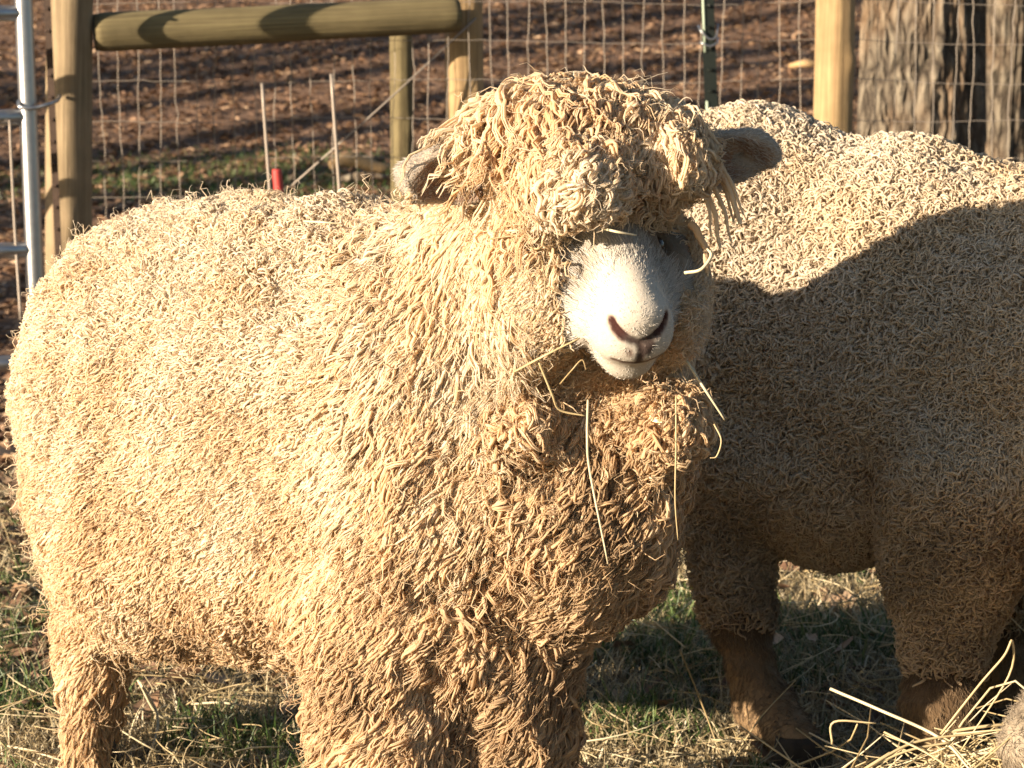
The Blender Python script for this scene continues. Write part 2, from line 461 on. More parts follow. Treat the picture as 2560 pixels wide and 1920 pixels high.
tag(mesh_obj('gateway_leaves', V, F, M_LEAF, attrs=at), 'fallen leaves lying behind the sheep by the gate', 'leaves', kind='stuff')

# ------------------------------------------------------------------ fence
def post(name, parent, px, Y, r, top, mat, lean=(0, 0), label=None, knots=6, notch=None):
    base = P(px, 200, Y); x0 = base[0]; zb = float(gz(x0, Y)) - 0.3
    K, S = 90, 36
    z = np.linspace(zb, top, K); ang = np.arange(S) * 2 * math.pi / S
    Z, A = np.meshgrid(z, ang, indexing='ij')
    q = np.stack([np.cos(A).ravel() * 1.5, np.sin(A).ravel() * 1.5, Z.ravel() * 0.9], 1)
    rad = r * (1 + 0.05 * vnoise(q, 0.5, int(px), 2) + 0.022 * vnoise(q * [3, 3, 1], 1.2, int(px) + 1, 3)).reshape(Z.shape)
    rk = np.random.default_rng(int(px))
    for _ in range(knots):
        kz, ka = rk.uniform(0.2, top), rk.uniform(3.2, 6.2)
        da = (A - ka + math.pi) % (2 * math.pi) - math.pi
        rad += r * 0.16 * np.exp(-((Z - kz) / 0.03) ** 2 - (da / 0.35) ** 2)
    rad *= 1 - 0.04 * (Z - zb)
    X = x0 + rad * np.cos(A) + lean[0] * (Z - 1.0); Yv = Y + rad * np.sin(A) + lean[1] * (Z - 1.0)
    V = np.stack([X, Yv, Z], -1).reshape(-1, 3)
    V = np.vstack([V, [[x0 + lean[0] * (top - 1), Y, top + 0.004]]])
    i = np.arange(K * S).reshape(K, S); j = np.roll(i, -1, 1)
    F = np.stack([i[:-1], j[:-1], j[1:], i[1:]], -1).reshape(-1, 4)
    capf = np.stack([i[-1], j[-1], np.full(S, K * S)], 1)
    fl = np.concatenate([F.ravel(), capf.ravel()]); sz = np.concatenate([np.full(len(F), 4), np.full(S, 3)])
    fib = np.stack([np.cos(A) + px, np.sin(A), Z * 6], -1).reshape(-1, 3); fib = np.vstack([fib, fib[-1:]])
    o = mesh_obj(name, V, fl, mat, parent, True, {'fib': fib, 'rnd': np.zeros(len(V))}, sz)
    if label: o['label'] = label
    return o
FY = 6.35
fence = empty('wire_fence', (0.2, FY, 0), 'woven wire fence on peeled round posts, behind both sheep', 'fence')
post('post', fence, 178, 6.1, 0.060, 1.42, M_POSTGREY, (0.035, 0), 'thick pale post beside the gate, partly in shade')
post('post', fence, 1160, 6.47, 0.053, 1.42, M_POST, (-0.01, 0), 'pale post meeting the end of the brace rail')
post('post', fence, 1004, 6.9, 0.034, 1.05, M_RAIL, (0.0, 0), 'short thin olive post below the brace rail', 3)
post('post', fence, 2084, 6.3, 0.054, 1.42, M_POST, (0.0, 0), 'pale post in front of the tree trunk')
# brace rail
a, b = P(236, 82, 6.12), P(1146, 37, 6.36)
K, S = 60, 30
tt = np.linspace(0, 1, K); ang = np.arange(S) * 2 * math.pi / S
ax = nrm(b - a); u = np.array([0, 0, 1.0]); u -= ax * (u @ ax); u = nrm(u); w = np.cross(ax, u)
T, A = np.meshgrid(tt, ang, indexing='ij')
q = np.stack([np.cos(A).ravel(), np.sin(A).ravel(), T.ravel() * 2], 1)
rad = 0.050 * (1 + 0.03 * vnoise(q, 0.8, 5, 3)).reshape(T.shape) * (1 - 0.1 * T) * np.minimum(1, 0.9 + np.minimum(T, 1 - T) * 4)
pos = a + (b - a) * T[..., None] + rad[..., None] * (np.cos(A)[..., None] * u + np.sin(A)[..., None] * w)
V = np.vstack([pos.reshape(-1, 3), [a, b]])
i = np.arange(K * S).reshape(K, S); j = np.roll(i, -1, 1)
F = np.stack([i[:-1], j[:-1], j[1:], i[1:]], -1).reshape(-1, 4)
c0 = np.stack([j[0], i[0], np.full(S, K * S)], 1); c1 = np.stack([i[-1], j[-1], np.full(S, K * S + 1)], 1)
fib = np.vstack([np.stack([np.cos(A), np.sin(A), T * 6], -1).reshape(-1, 3), [[0, 0, 0], [0, 0, 6]]])
mesh_obj('brace_rail', V, np.concatenate([F.ravel(), c0.ravel(), c1.ravel()]), M_RAIL, fence, True,
         {'fib': fib}, np.concatenate([np.full(len(F), 4), np.full(2 * S, 3)]))
stp = []
for px_, py_ in ((495, 36), (748, 34), (794, 32), (842, 29), (888, 28)):
    c = P(px_, py_, 6.145 + (px_ - 250) / 900 * 0.21); stp.append([c + [-.008, 0, 0], c + [-.004, -.012, .004], c + [.004, -.012, .004], c + [.008, 0, 0]])
for q in stp:
    tube_obj('staple', q, 0.0022, M_GALV, fence, 5, 2)
# wire mesh
vx = np.arange(-1.18, 2.4, 0.0508); Kz = 40
zz = np.linspace(0, 1, Kz)
vp = []
for x in vx:
    g = float(gz(x, FY)); z = g + 0.02 + zz * 1.36
    wob = 0.004 * np.sin(z * rng.uniform(5, 12) + rng.uniform(0, 6)) + rng.normal(0, 0.0015, Kz)
    vp.append(np.stack([x + wob + rng.normal(0, 0.003), np.full(Kz, FY) + rng.normal(0, 0.002, Kz), z], -1))
vp = np.array(vp)
hz = np.arange(0.06, 1.4, 0.1016); Kx = 140
hp = []
for z in hz:
    x = np.linspace(-1.2, 2.42, Kx)
    hp.append(np.stack([x, np.full(Kx, FY - 0.003) + rng.normal(0, 0.0015, Kx), gz(x, np.full(Kx, FY)) * 0.6 + z + 0.004 * np.sin(x * 7 + rng.uniform(0, 6)) + rng.normal(0, 0.001, Kx)], -1))
hp = np.array(hp)
V1, F1, s1, a1 = tubes(vp, np.full(vp.shape[:2], 0.00115), 5)
V2, F2, s2, a2 = tubes(hp, np.full(hp.shape[:2], 0.0009), 5)
mesh_obj('wire_mesh', np.vstack([V1, V2]), np.concatenate([F1, F2 + len(V1)]), M_WIRE, fence, True, None, np.concatenate([s1, s2]))
tube_obj('brace_wire', [P(700, 490, 6.32), P(960, 260, 6.30), P(1190, 45, 6.43)], 0.0026, M_WIRE, fence, 6)
def tpost(parent, px0, py0, px1, py1, Y, mat, top, sc=1.0, name='steel_post'):
    lo = P(px1, py1, Y); hi = P(px0, py0, Y)
    d = (hi - lo) / (hi[2] - lo[2])
    x = lambda z: lo + d * (z - lo[2])
    prof = np.array([(-.017, -.004), (.017, -.004), (.017, .0), (.003, .0), (.003, .034), (-.003, .034), (-.003, .0), (-.017, .0)]) * sc
    zs = np.linspace(-0.3, top, 24); V = []
    for z in zs:
        c = x(z); V.append(np.column_stack([c[0] + prof[:, 0], c[1] + prof[:, 1], np.full(8, z)]))
    n = 8; i = np.arange(24 * n).reshape(24, n); j = np.roll(i, -1, 1)
    F = np.stack([i[:-1], j[:-1], j[1:], i[1:]], -1).reshape(-1, 4)
    fl = np.concatenate([F.ravel(), i[-1], i[0][::-1]]); sz = np.concatenate([np.full(len(F), 4), [8, 8]])
    V = np.vstack(V); pts = []      # studs along the face belong to the rolled section
    for z in np.arange(0.1, top, 0.054):
        c = x(z) + [0, -.006, 0]; pts.append([c + [-.005, 0, 0], c + [-.002, -.006, 0], c + [.002, -.006, 0], c + [.005, 0, 0]])
    V2, F2, s2, at = tubes(np.array(pts), np.full((len(pts), 4), 0.004), 5)
    o = mesh_obj(name, np.vstack([V, V2]), np.concatenate([fl, F2 + len(V)]), mat, parent, False, None, np.concatenate([sz, s2]))
    return o, x
tp, tx = tpost(fence, 1768, 0, 1778, 260, 6.25, M_TPOST, 1.4)
tp['label'] = 'dark green steel post with worn pale patches'
for z0, z1 in ((0.955, 1.4), (0.60, 0.83)):
    pv = []
    for z in np.linspace(z0, z1, 6): pv.append(tx(z) + [-0.011, -0.0055, 0])
    V, F, s, at = tubes(np.array([pv]), np.full((1, 6), 0.0035), 6)
    mesh_obj('worn_patch', V, F, M_PALEGREEN, tp, True, at, s)
c = tx(float(P(1768, 95, 6.25)[2]))
tube_obj('wire_clip', [c + [-.025, .02, .03], c + [-.022, -.012, .02], c + [0, -.016, -.002], c + [.018, -.012, .004], c + [.024, .012, .035]], 0.003, M_GALV, tp, 6)
tube_obj('wire_clip', [c + [-.022, .02, -.015], c + [-.02, -.013, -.012], c + [.002, -.017, -.02], c + [.02, -.012, -.012], c + [.024, .012, 0]], 0.003, M_GALV, tp, 6)
sp_, _ = tpost(fence, 118, 0, 152, 760, 5.95, M_RUST, 1.30, 0.5)
sp_['label'] = 'narrow rusty steel post between the gate and the thick post'
# gate
gY = 5.8
gate = empty('metal_gate', P(80, 830, gY) * [1, 1, 0], 'galvanised tube gate at the left edge, standing ajar', 'gate')
hi, lo = P(56, -60, gY), P(98, 930, gY - 0.05)
tube_obj('upright_tube', [hi + [0, 0, .2], hi, (hi + lo) / 2, lo], 0.0215, M_GALV, gate, 20, 10)
for py_ in (32, 288, 620, 905):
    t = (py_ + 60) / 990; c = hi + (lo - hi) * t
    tube_obj('cross_tube', [c + [-0.005, 0, 0], c + [-0.7, -0.2, -0.0], c + [-1.5, -0.43, 0]], 0.019, M_GALV, gate, 18, 8)
for px0, px1, py0, py1 in ((24, 52, 300, 800), (-40, -20, -50, 900)):
    tube_obj('mesh_wire', [P(px0, py0, gY - 0.05), P((px0 + px1) / 2 - 2, (py0 + py1) / 2, gY - 0.05), P(px1, py1, gY - 0.08)], 0.0034, M_WIRE, gate, 6, 8)
c = P(60, 262, gY - 0.03)
pts = [c + [-.012, 0, .008], c + [-.004, -.022, -.004], c + [.03, -.018, -.006], c + [.07, .02, .006], P(150, 240, 6.03)]
tube_obj('latch_wire', pts, 0.005, M_GALV, gate, 8, 6)
# stakes, red cap, log
for (x0, y0, x1, y1), lab in (((655, 208, 674, 500), 'thin pale garden stake left of the olive post, leaning left, just beside the red cap'), ((828, 185, 848, 500), 'thin pale garden stake nearest the olive post')):
    t_, b_ = P(x0, y0, 5.9), P(x1, y1, 5.9)
    d = b_ - t_; b2 = t_ + d * ((t_[2] + 0.05) / (-d[2]))
    o = tube_obj('stake', [b2, (b2 + t_) / 2 + [.003, 0, 0], t_], [0.005, 0.0048, 0.004], M_WIRE, None, 8, 8)
    tag(o, lab, 'stake', 'thin stakes standing behind the sheep\'s back')
c = P(690, 425, 5.85)
red = empty('marker_post', (c[0], c[1], 0), 'short marker rod with a bright red cap behind the sheep\'s back', 'marker')
tube_obj('rod', [[c[0] + .012, c[1], -.1], [c[0] + .004, c[1], c[2] - .05]], 0.007, M_WIRE, red, 10, 4)
tube_obj('red_cap', [[c[0] + .008, c[1], c[2] - .075], [c[0] + .002, c[1], c[2] - .004], [c[0] + .002, c[1], c[2]]], [.0125, .0118, .009], M_RED, red, 14, 3)
def log(pts, r, lab, mat=M_LOG):
    o = tube_obj('branch', pts, r, mat, None, 9, 5)
    tag(o, lab, 'branch')
def onG(px, Y, dz=0.03):
    x = P(px, 400, Y)[0]; return np.array([x, Y, float(gz(x, Y)) + dz])
log([onG(825, 9.72, .05), onG(880, 9.75, .07), onG(950, 9.7, .04), onG(1010, 9.8, .03)], [.02, .032, .024, .01], 'splintered pale branch lying on the ground behind the olive post')
log([onG(845, 9.50, .03), onG(900, 9.46, .05), onG(985, 9.52, .03)], [.012, .018, .01], 'lichen spotted stick below the splintered branch', M_BARK)
log([onG(1970, 11.6, .04), onG(2010, 11.55, .06), onG(2064, 11.6, .03)], [.012, .018, .012], 'short pale stick lying left of the right-hand post')

# ------------------------------------------------------------------ trees
def tree(px, Y, r, h, label, seed, X=None, limbs=9, ridged=False, flare=0.6, group=None, cat='tree', split=None):
    r_ = np.random.default_rng(seed)
    x0 = P(px, 200, Y)[0] if X is None else X
    zb = float(gz(x0, Y))
    root = empty('bare_tree', (x0, Y, zb), label, cat, group)
    K, S = (260, 220) if ridged else (60, 20)
    zt = np.linspace(-0.3, h, K) if not ridged else np.concatenate([np.linspace(-0.3, 1.6, K - 40), np.linspace(1.65, h, 40)])
    ang = np.arange(S) * 2 * math.pi / S
    Z, A = np.meshgrid(zt, ang, indexing='ij')
    rad = r * (1 - 0.55 * np.clip(Z, 0, h) / h) * (1 + flare * np.exp(-np.clip(Z, 0, 9) / 0.22) * (0.6 + 0.4 * np.sin(A * 5 + seed)))
    if ridged:
        q = np.stack([np.cos(A).ravel() * 6, np.sin(A).ravel() * 6, Z.ravel() * 1.7], 1)
        rid = np.abs(vnoise(q, 0.75, seed, 4)).reshape(Z.shape)
        rad *= 1 + 0.16 * np.clip(rid, 0, 0.75) - 0.06
        if split is not None:
            da = (A - split + math.pi) % (2 * math.pi) - math.pi
            rad *= 1 - 0.42 * np.exp(-(da / 0.13) ** 2) * (0.7 + 0.3 * np.sin(Z * 6))
    lx = r_.normal(0, 0.15) * Z / h * 1.2 + 0.05 * np.sin(Z * 0.8 + seed) * (not ridged)
    V = np.stack([x0 + lx + rad * np.cos(A), Y + rad * np.sin(A), zb + Z], -1).reshape(-1, 3)
    i = np.arange(K * S).reshape(K, S); j = np.roll(i, -1, 1)
    F = np.stack([i[:-1], j[:-1], j[1:], i[1:]], -1).reshape(-1, 4)
    mesh_obj('trunk', V, F, M_BARK, root)
    P_, R_ = [], []
    def grow(p, d, L, r0, lev):
        K2 = 9; pts = [p]
        for _ in range(K2 - 1):
            d = nrm(d + r_.normal(0, 0.16, 3) + np.array([0, 0, 0.05])); p = p + d * L / (K2 - 1); pts.append(p)
        P_.append(pts); R_.append(np.linspace(r0, r0 * 0.35, K2))
        if lev < 3:
            for _ in range(4 if lev == 0 else 3):
                k = r_.integers(3, K2); dd = nrm(nrm(np.array(pts[k]) - pts[k - 1]) + r_.normal(0, 0.6, 3))
                grow(np.array(pts[k]), dd, L * r_.uniform(0.4, 0.65), r0 * 0.42, lev + 1)
    for k in range(limbs):
        z = h * r_.uniform(0.62, 1.0); a = r_.uniform(0, 6.28)
        grow(np.array([x0, Y, zb + z * 0.99]), nrm(np.array([math.cos(a), math.sin(a), r_.uniform(0.2, 1.0)])), h * r_.uniform(0.2, 0.36), r * 0.36 * (1.2 - z / h), 0)
    V, F, sz, at = tubes(np.array(P_), np.array(R_), 5)
    mesh_obj('crown', V, F, M_BARK, root, True, at, sz)
    return root
tree(2300, 8.2, 0.205, 11, 'broad tree trunk with deeply furrowed bark beyond the fence, dark cleft down its right side', 21, ridged=True, split=-0.62)
tree(2520, 8.9, 0.10, 8, 'narrow dark trunk at the right edge behind the furrowed tree', 23, ridged=True)
# bare woodland to the left of the view, whose trunks throw the long stripes of shade over the slope
shade = [(-8.9, 2.0, .15), (-9.8, 2.0, .13), (-9.3, 2.9, .10), (-9.8, 2.6, .16), (-9.9, 3.5, .10), (-10.6, 3.2, .14), (-10.0, 4.3, .11), (-12.0, 3.4, .15), (-11.5, 4.6, .10), (-11.0, 5.4, .13), (-13.2, 4.2, .15), (-9.0, 2.5, .06), (-10.8, 4.2, .07), (-12.6, 4.9, .12)]
for k, (x, y, r) in enumerate(shade):
    tree(0, y, r, 9 + (k * 37 % 5), 'bare slender tree in the wood left of the paddock, outside the photograph', 40 + k, X=x, limbs=4, group='bare trees of the wood left of the paddock')

# ------------------------------------------------------------------ implicit surfaces
class Sdf:
    def __init__(s): s.pr = []; s.lump = None
    def ell(s, c, r, M=None, k=0.05, cut=False): s.pr.append(('e', np.asarray(c, f32), np.asarray(r, f32), None if M is None else np.asarray(M, f32), k, cut)); return s
    def cone(s, a, b, ra, rb, k=0.05, cut=False): s.pr.append(('c', np.asarray(a, f32), np.asarray(b, f32), (f32(ra), f32(rb)), k, cut)); return s
    @staticmethod
    def one(p, x):
        if p[0] == 'e':
            q = x - p[1]
            if p[3] is not None: q = q @ p[3].T
            k0 = np.sqrt(((q / p[2]) ** 2).sum(-1)); k1 = np.sqrt(((q / p[2] ** 2) ** 2).sum(-1)) + 1e-6
            return k0 * (k0 - 1) / k1
        ab = p[2] - p[1]; q = x - p[1]
        t = np.clip((q @ ab) / (ab @ ab), 0, 1)
        return np.sqrt(((q - t[..., None] * ab) ** 2).sum(-1)) - (p[3][0] + (p[3][1] - p[3][0]) * t)
    def __call__(s, x):
        x = np.asarray(x, f32); d = None
        for p in s.pr:
            e = s.one(p, x); k, cut = p[-2], p[-1]
            if d is None: d = e; continue
            if cut:
                h = np.clip(0.5 - 0.5 * (d + e) / k, 0, 1); d = d * (1 - h) - e * h + k * h * (1 - h)
            else:
                h = np.clip(0.5 + 0.5 * (d - e) / k, 0, 1); d = d * (1 - h) + e * h - k * h * (1 - h)
        if s.lump is not None:                # matted lumps of the coat, none on the head
            c, amp = s.lump
            X, Y, Z = x[..., 0], x[..., 1], x[..., 2]
            w = np.sin(31 * X + 17 * Z + 2 * np.sin(23 * Y)) * np.sin(21 * Z - 14 * X + 1.7 * np.sin(19 * X + 11 * Y)) + .6 * np.sin(83 * X + 29 * Z + 2.2 * np.sin(40 * Z)) * np.sin(52 * Z + 61 * Y - 30 * X)
            r2 = ((x - c) ** 2).sum(-1)
            d = d - amp * w * np.clip((r2 - .03) / .03, 0, 1)
        return d
    def grad(s, x, e=0.004):
        k = np.array([[1, -1, -1], [-1, -1, 1], [-1, 1, -1], [1, 1, 1]], f32)
        return nrm(sum(kk * s(x + kk * e)[..., None] for kk in k))
def axis_coords(lo, hi, flo, fhi, fine, coarse):
    a = np.arange(lo, flo, coarse); b = np.arange(flo, fhi, fine); c = np.arange(fhi, hi + coarse, coarse)
    return np.concatenate([a, b, c]).astype(f32)
def surface_nets(fn, xs, ys, zs):
    nx, ny, nz = len(xs), len(ys), len(zs)
    Vv = np.empty((nx, ny, nz), f32)
    yy, zz_ = np.meshgrid(ys, zs, indexing='ij')
    for i in range(nx):
        Vv[i] = fn(np.stack([np.full_like(yy, xs[i]), yy, zz_], -1))
    ins = Vv < 0
    cnt = np.zeros((nx - 1, ny - 1, nz - 1), np.uint8)
    cor = [(a, b, c) for a in (0, 1) for b in (0, 1) for c in (0, 1)]
    for a, b, c in cor: cnt += ins[a:nx - 1 + a, b:ny - 1 + b, c:nz - 1 + c]
    act = np.argwhere((cnt > 0) & (cnt < 8))
    I, J, K = act.T
    cv = {q: Vv[I + q[0], J + q[1], K + q[2]] for q in cor}
    acc = np.zeros((len(act), 3)); num = np.zeros(len(act))
    cx = lambda q: np.stack([xs[I + q[0]], ys[J + q[1]], zs[K + q[2]]], -1)
    for q in cor:
        for ax_ in range(3):
            if q[ax_]: continue
            q2 = list(q); q2[ax_] = 1; q2 = tuple(q2)
            v0, v1 = cv[q], cv[q2]; m = (v0 < 0) != (v1 < 0)
            t = np.where(m, v0 / np.where(m, v0 - v1, 1), 0)
            acc += np.where(m[:, None], cx(q) + t[:, None] * (cx(q2) - cx(q)), 0); num += m
    vert = acc / num[:, None]
    idx = np.full(cnt.shape, -1, np.int64); idx[I, J, K] = np.arange(len(act))
    fs = []
    e = np.argwhere(ins[:-1, 1:-1, 1:-1] != ins[1:, 1:-1, 1:-1]) + [0, 1, 1]; i, j, k = e.T
    q = np.stack([idx[i, j - 1, k - 1], idx[i, j, k - 1], idx[i, j, k], idx[i, j - 1, k]], 1); fl = ~ins[i, j, k]; q[fl] = q[fl][:, ::-1]; fs.append(q)
    e = np.argwhere(ins[1:-1, :-1, 1:-1] != ins[1:-1, 1:, 1:-1]) + [1, 0, 1]; i, j, k = e.T
    q = np.stack([idx[i - 1, j, k - 1], idx[i - 1, j, k], idx[i, j, k], idx[i, j, k - 1]], 1); fl = ~ins[i, j, k]; q[fl] = q[fl][:, ::-1]; fs.append(q)
    e = np.argwhere(ins[1:-1, 1:-1, :-1] != ins[1:-1, 1:-1, 1:]) + [1, 1, 0]; i, j, k = e.T
    q = np.stack([idx[i - 1, j - 1, k], idx[i, j - 1, k], idx[i, j, k], idx[i - 1, j, k]], 1); fl = ~ins[i, j, k]; q[fl] = q[fl][:, ::-1]; fs.append(q)
    return vert, np.concatenate(fs)
def sample_surface(V, F, dens_fn, n_try):
    """area weighted random points on quads"""
    a, b, c, d = (V[F[:, k]] for k in range(4))
    ar = 0.5 * np.linalg.norm(np.cross(c - a, d - b), axis=1)
    pick = rng.choice(len(F), n_try, p=ar / ar.sum())
    u, v = rng.random(n_try)[:, None], rng.random(n_try)[:, None]
    p = (a[pick] * (1 - u) + b[pick] * u) * (1 - v) + (d[pick] * (1 - u) + c[pick] * u) * v
    keep = rng.random(n_try) < dens_fn(p)
    return p[keep], ar.sum()

# ------------------------------------------------------------------ sheep head in its own frame: a = towards the nose, r = viewer's right of the face, u = up
class Head:
    def __init__(s, nose, yaw, pitch, roll, S=1.0, ear=(.012, .230)):
        s.ear = ear
        y, p, r = (math.radians(v) for v in (yaw, pitch, roll))
        F = np.array([math.sin(y) * math.cos(p), -math.cos(y) * math.cos(p), -math.sin(p)])
        U = nrm(np.array([0, 0, 1.0]) - F * (-math.sin(p))); R = np.cross(U, F)
        R, U = R * math.cos(r) + U * math.sin(r), U * math.cos(r) - R * math.sin(r)
        s.F, s.R, s.U, s.S = F, R, U, S
        s.o = np.asarray(nose) - F * 0.258 * S
        s.M = np.stack([F, R, U])
    def w(s, a, r, u): return s.o + (s.F * a + s.R * r + s.U * u) * s.S
    def loc(s, p): return ((p - s.o) @ s.M.T) / s.S
    def surf(s, d, r, u):
        """how far forward the face reaches at (r, u)"""
        a = .32
        for _ in range(300):
            e = float(d(s.w(a, r, u)[None])[0]) / s.S
            if e < .0005: break
            a -= min(e * .6, .004)
        return (a, r, u)
    def build(s, d, ears=True):
        S = s.S
        d.ell(s.w(0.01, 0, 0.0), np.array([.105, .078, .085]) * S, s.M, .03)
        d.ell(s.w(-.01, 0, 0.04), np.array([.085, .075, .075]) * S, s.M, .03)
        d.ell(s.w(.218, 0, -.034), np.array([.040, .038, .030]) * S, s.M, .014)
        d.ell(s.w(0.085, 0, 0.002), np.array([.075, .064, .062]) * S, s.M, .03)
        d.cone(s.w(.06, 0, .004), s.w(.218, 0, -.004), .060 * S, .040 * S, .02)
        d.ell(s.w(.150, 0, .022), np.array([.09, .030, .030]) * S, s.M, .02)
        for q in (-1, 1):
            d.ell(s.w(.060, q * .052, -.025), np.array([.065, .030, .045]) * S, s.M, .03)
            d.ell(s.w(.115, q * .044, -.030), np.array([.075, .028, .050]) * S, s.M, .025)           # cheek fluff
            d.ell(s.w(.203, q * .021, -.026), np.array([.047, .027, .033]) * S, s.M, .015)     # lips / nostril wings
        d.cone(s.w(.05, 0, -.058), s.w(.198, 0, -.062), .048 * S, .034 * S, .014)                # jaw and chin
        d.ell(s.w(.237, 0, .004), np.array([.026, .034, .022]) * S, s.M, .010)                    # nose pad
        if ears:
            for q in (-1, 1):
                # leaf shaped ear pointing sideways, hollow towards the front
                c, ax_, fr, up = s.ear_frame(q); Me = np.stack([ax_, fr, up])
                d.ell(c, np.array([.072, .021, .039]) * S, Me, .012)
                d.ell(c + fr * .017 * S - ax_ * .004, np.array([.066, .022, .034]) * S, Me, .006, cut=True)
        for q in (-1, 1):                                                                        # nostrils, mouth, eye sockets
            d.ell(s.w(.098, q * .066, .018), np.array([.018, .012, .012]) * S, s.M, .012, cut=True)
        def line(pts, r0, ins):
            pp = [s.surf(d, *q) for q in pts]
            return [((A[0] - ins, A[1], A[2]), (B[0] - ins, B[1], B[2]), r0) for A, B in zip(pp[:-1], pp[1:])]
        s.nostril, s.under, s.mouth = [], [], []
        for q in (-1, 1):
            s.nostril += line([(q * .032, .003), (q * .028, -.005), (q * .020, -.013)], .0042, .001)
            s.under += line([(q * .020, -.013), (q * .010, -.019), (0, -.022)], .0036, -.0005)
            s.mouth += line([(0, -.054), (q * .014, -.053), (q * .028, -.049)], .0020, -.0005)
        s.split = line([(0, -.022), (.001, -.038), (0, -.054)], .0020, -.0003)
        for A, B, r0 in s.nostril + s.under + s.mouth + s.split: d.cone(s.w(*A), s.w(*B), r0 * S, r0 * S, .003, cut=True)
    def tint(s, p, col):
        """coat colours of the head region, with shade painted round the eyes, written into col"""
        q = s.loc(p); a, r, u = q.T
        head = (a > -.09) & (a < .30) & (np.abs(r) < .25) & (np.abs(u) < .16)
        face = head & (a > .05)
        col[face] = (0.45, 0.415, 0.365)
        def near(A, B, rad, c, soft=.004):
            A, B = np.asarray(A), np.asarray(B); ab = B - A
            t = np.clip((q - A) @ ab / (ab @ ab), 0, 1); d = np.linalg.norm(q - A - t[:, None] * ab, axis=1)
            wgt = np.clip((rad + soft - d) / soft, 0, 1)[:, None] * head[:, None]
            col[:] = col * (1 - wgt) + np.array(c) * wgt
        for A, B, r0 in s.nostril: near(A, B, .0055, (.30, .22, .19), .004)
        for A, B, r0 in s.nostril: near(A, B, .0048, (.045, .016, .014), .0025)
        for A, B, r0 in s.under: near(A, B, .0034, (.035, .022, .02), .003)
        for A, B, r0 in s.mouth: near(A, B, .0030, (.13, .085, .065), .003)
        for A, B, r0 in s.split: near(A, B, .0034, (.06, .04, .035), .003)
        A, B, r0 = s.split[0]; near((A[0], A[1] + .012, A[2] - .004), (B[0], B[1] + .006, B[2] + .004), .0050, (.07, .05, .045), .004)
        near((A[0], A[1] - .014, A[2] - .010), (A[0], A[1] - .012, A[2] - .016), .0025, (.16, .11, .09), .004)
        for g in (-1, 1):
            near((.085, g * .060, .020), (.13, g * .058, .012), .030, (.17, .135, .10), .03)  # shade below the forelock, darkened into the colour around both eyes
            # inner ear
            e = s.in_ear(p) & (r * g > 0)
            col[e] = (.42, .35, .28)
            c_, ax_, fr, up = s.ear_frame(g)
            w_ = (p - c_ - fr * .012 * s.S) / s.S
            inn = np.sqrt((w_ @ ax_ / .058) ** 2 + (w_ @ fr / .020) ** 2 + (w_ @ up / .033) ** 2)
            k = np.clip((1.08 - inn) / .15, 0, 1)[:, None] * e[:, None]
            col[:] = col * (1 - k) + np.array([.26, .17, .13]) * k
        return col
    def ear_frame(s, g):
        t, b = s.w(s.ear[0], g * s.ear[1], .088 - .004 * g), s.w(.016, g * .092, .088 - .004 * g)
        ax_ = nrm(t - b); fr = s.F * 0.95 - s.U * 0.12 + s.R * 0.05 * g; fr = nrm(fr - ax_ * (fr @ ax_))
        return (t + b) / 2, ax_, fr, np.cross(ax_, fr)
    def in_ear(s, p):
        m = np.zeros(len(p), bool)
        for g in (-1, 1):
            c, ax_, fr, up = s.ear_frame(g); w = (p - c) / s.S
            m |= (((w @ ax_) / .080) ** 2 + ((w @ fr) / .032) ** 2 + ((w @ up) / .050) ** 2 < 1) & (np.abs(s.loc(p)[:, 1]) > .098)
        return m
    def lines_clear(s, q, rad=.006):
        ok = np.ones(len(q), bool)
        for A, B, r0 in s.nostril + s.under + s.mouth + s.split:
            A, B = np.asarray(A), np.asarray(B); ab = B - A; t = np.clip((q - A) @ ab / (ab @ ab + 1e-9), 0, 1)
            ok &= np.linalg.norm(q - A - t[:, None] * ab, axis=1) > rad
        return ok
    def eyes(s, parent):
        for q in (-1, 1):
            c = s.w(.098, q * .0555, .018); n = 16
            th, ph = np.meshgrid(np.linspace(0, math.pi, n), np.arange(2 * n) * math.pi / n, indexing='ij')
            V = c + 0.0125 * s.S * np.stack([np.sin(th) * np.cos(ph), np.sin(th) * np.sin(ph), np.cos(th)], -1).reshape(-1, 3)
            i = np.arange(n * 2 * n).reshape(n, 2 * n); j = np.roll(i, -1, 1)
            mesh_obj('eye', V, np.stack([i[:-1], i[1:], j[1:], j[:-1]], -1).reshape(-1, 4), M_EYE, parent)

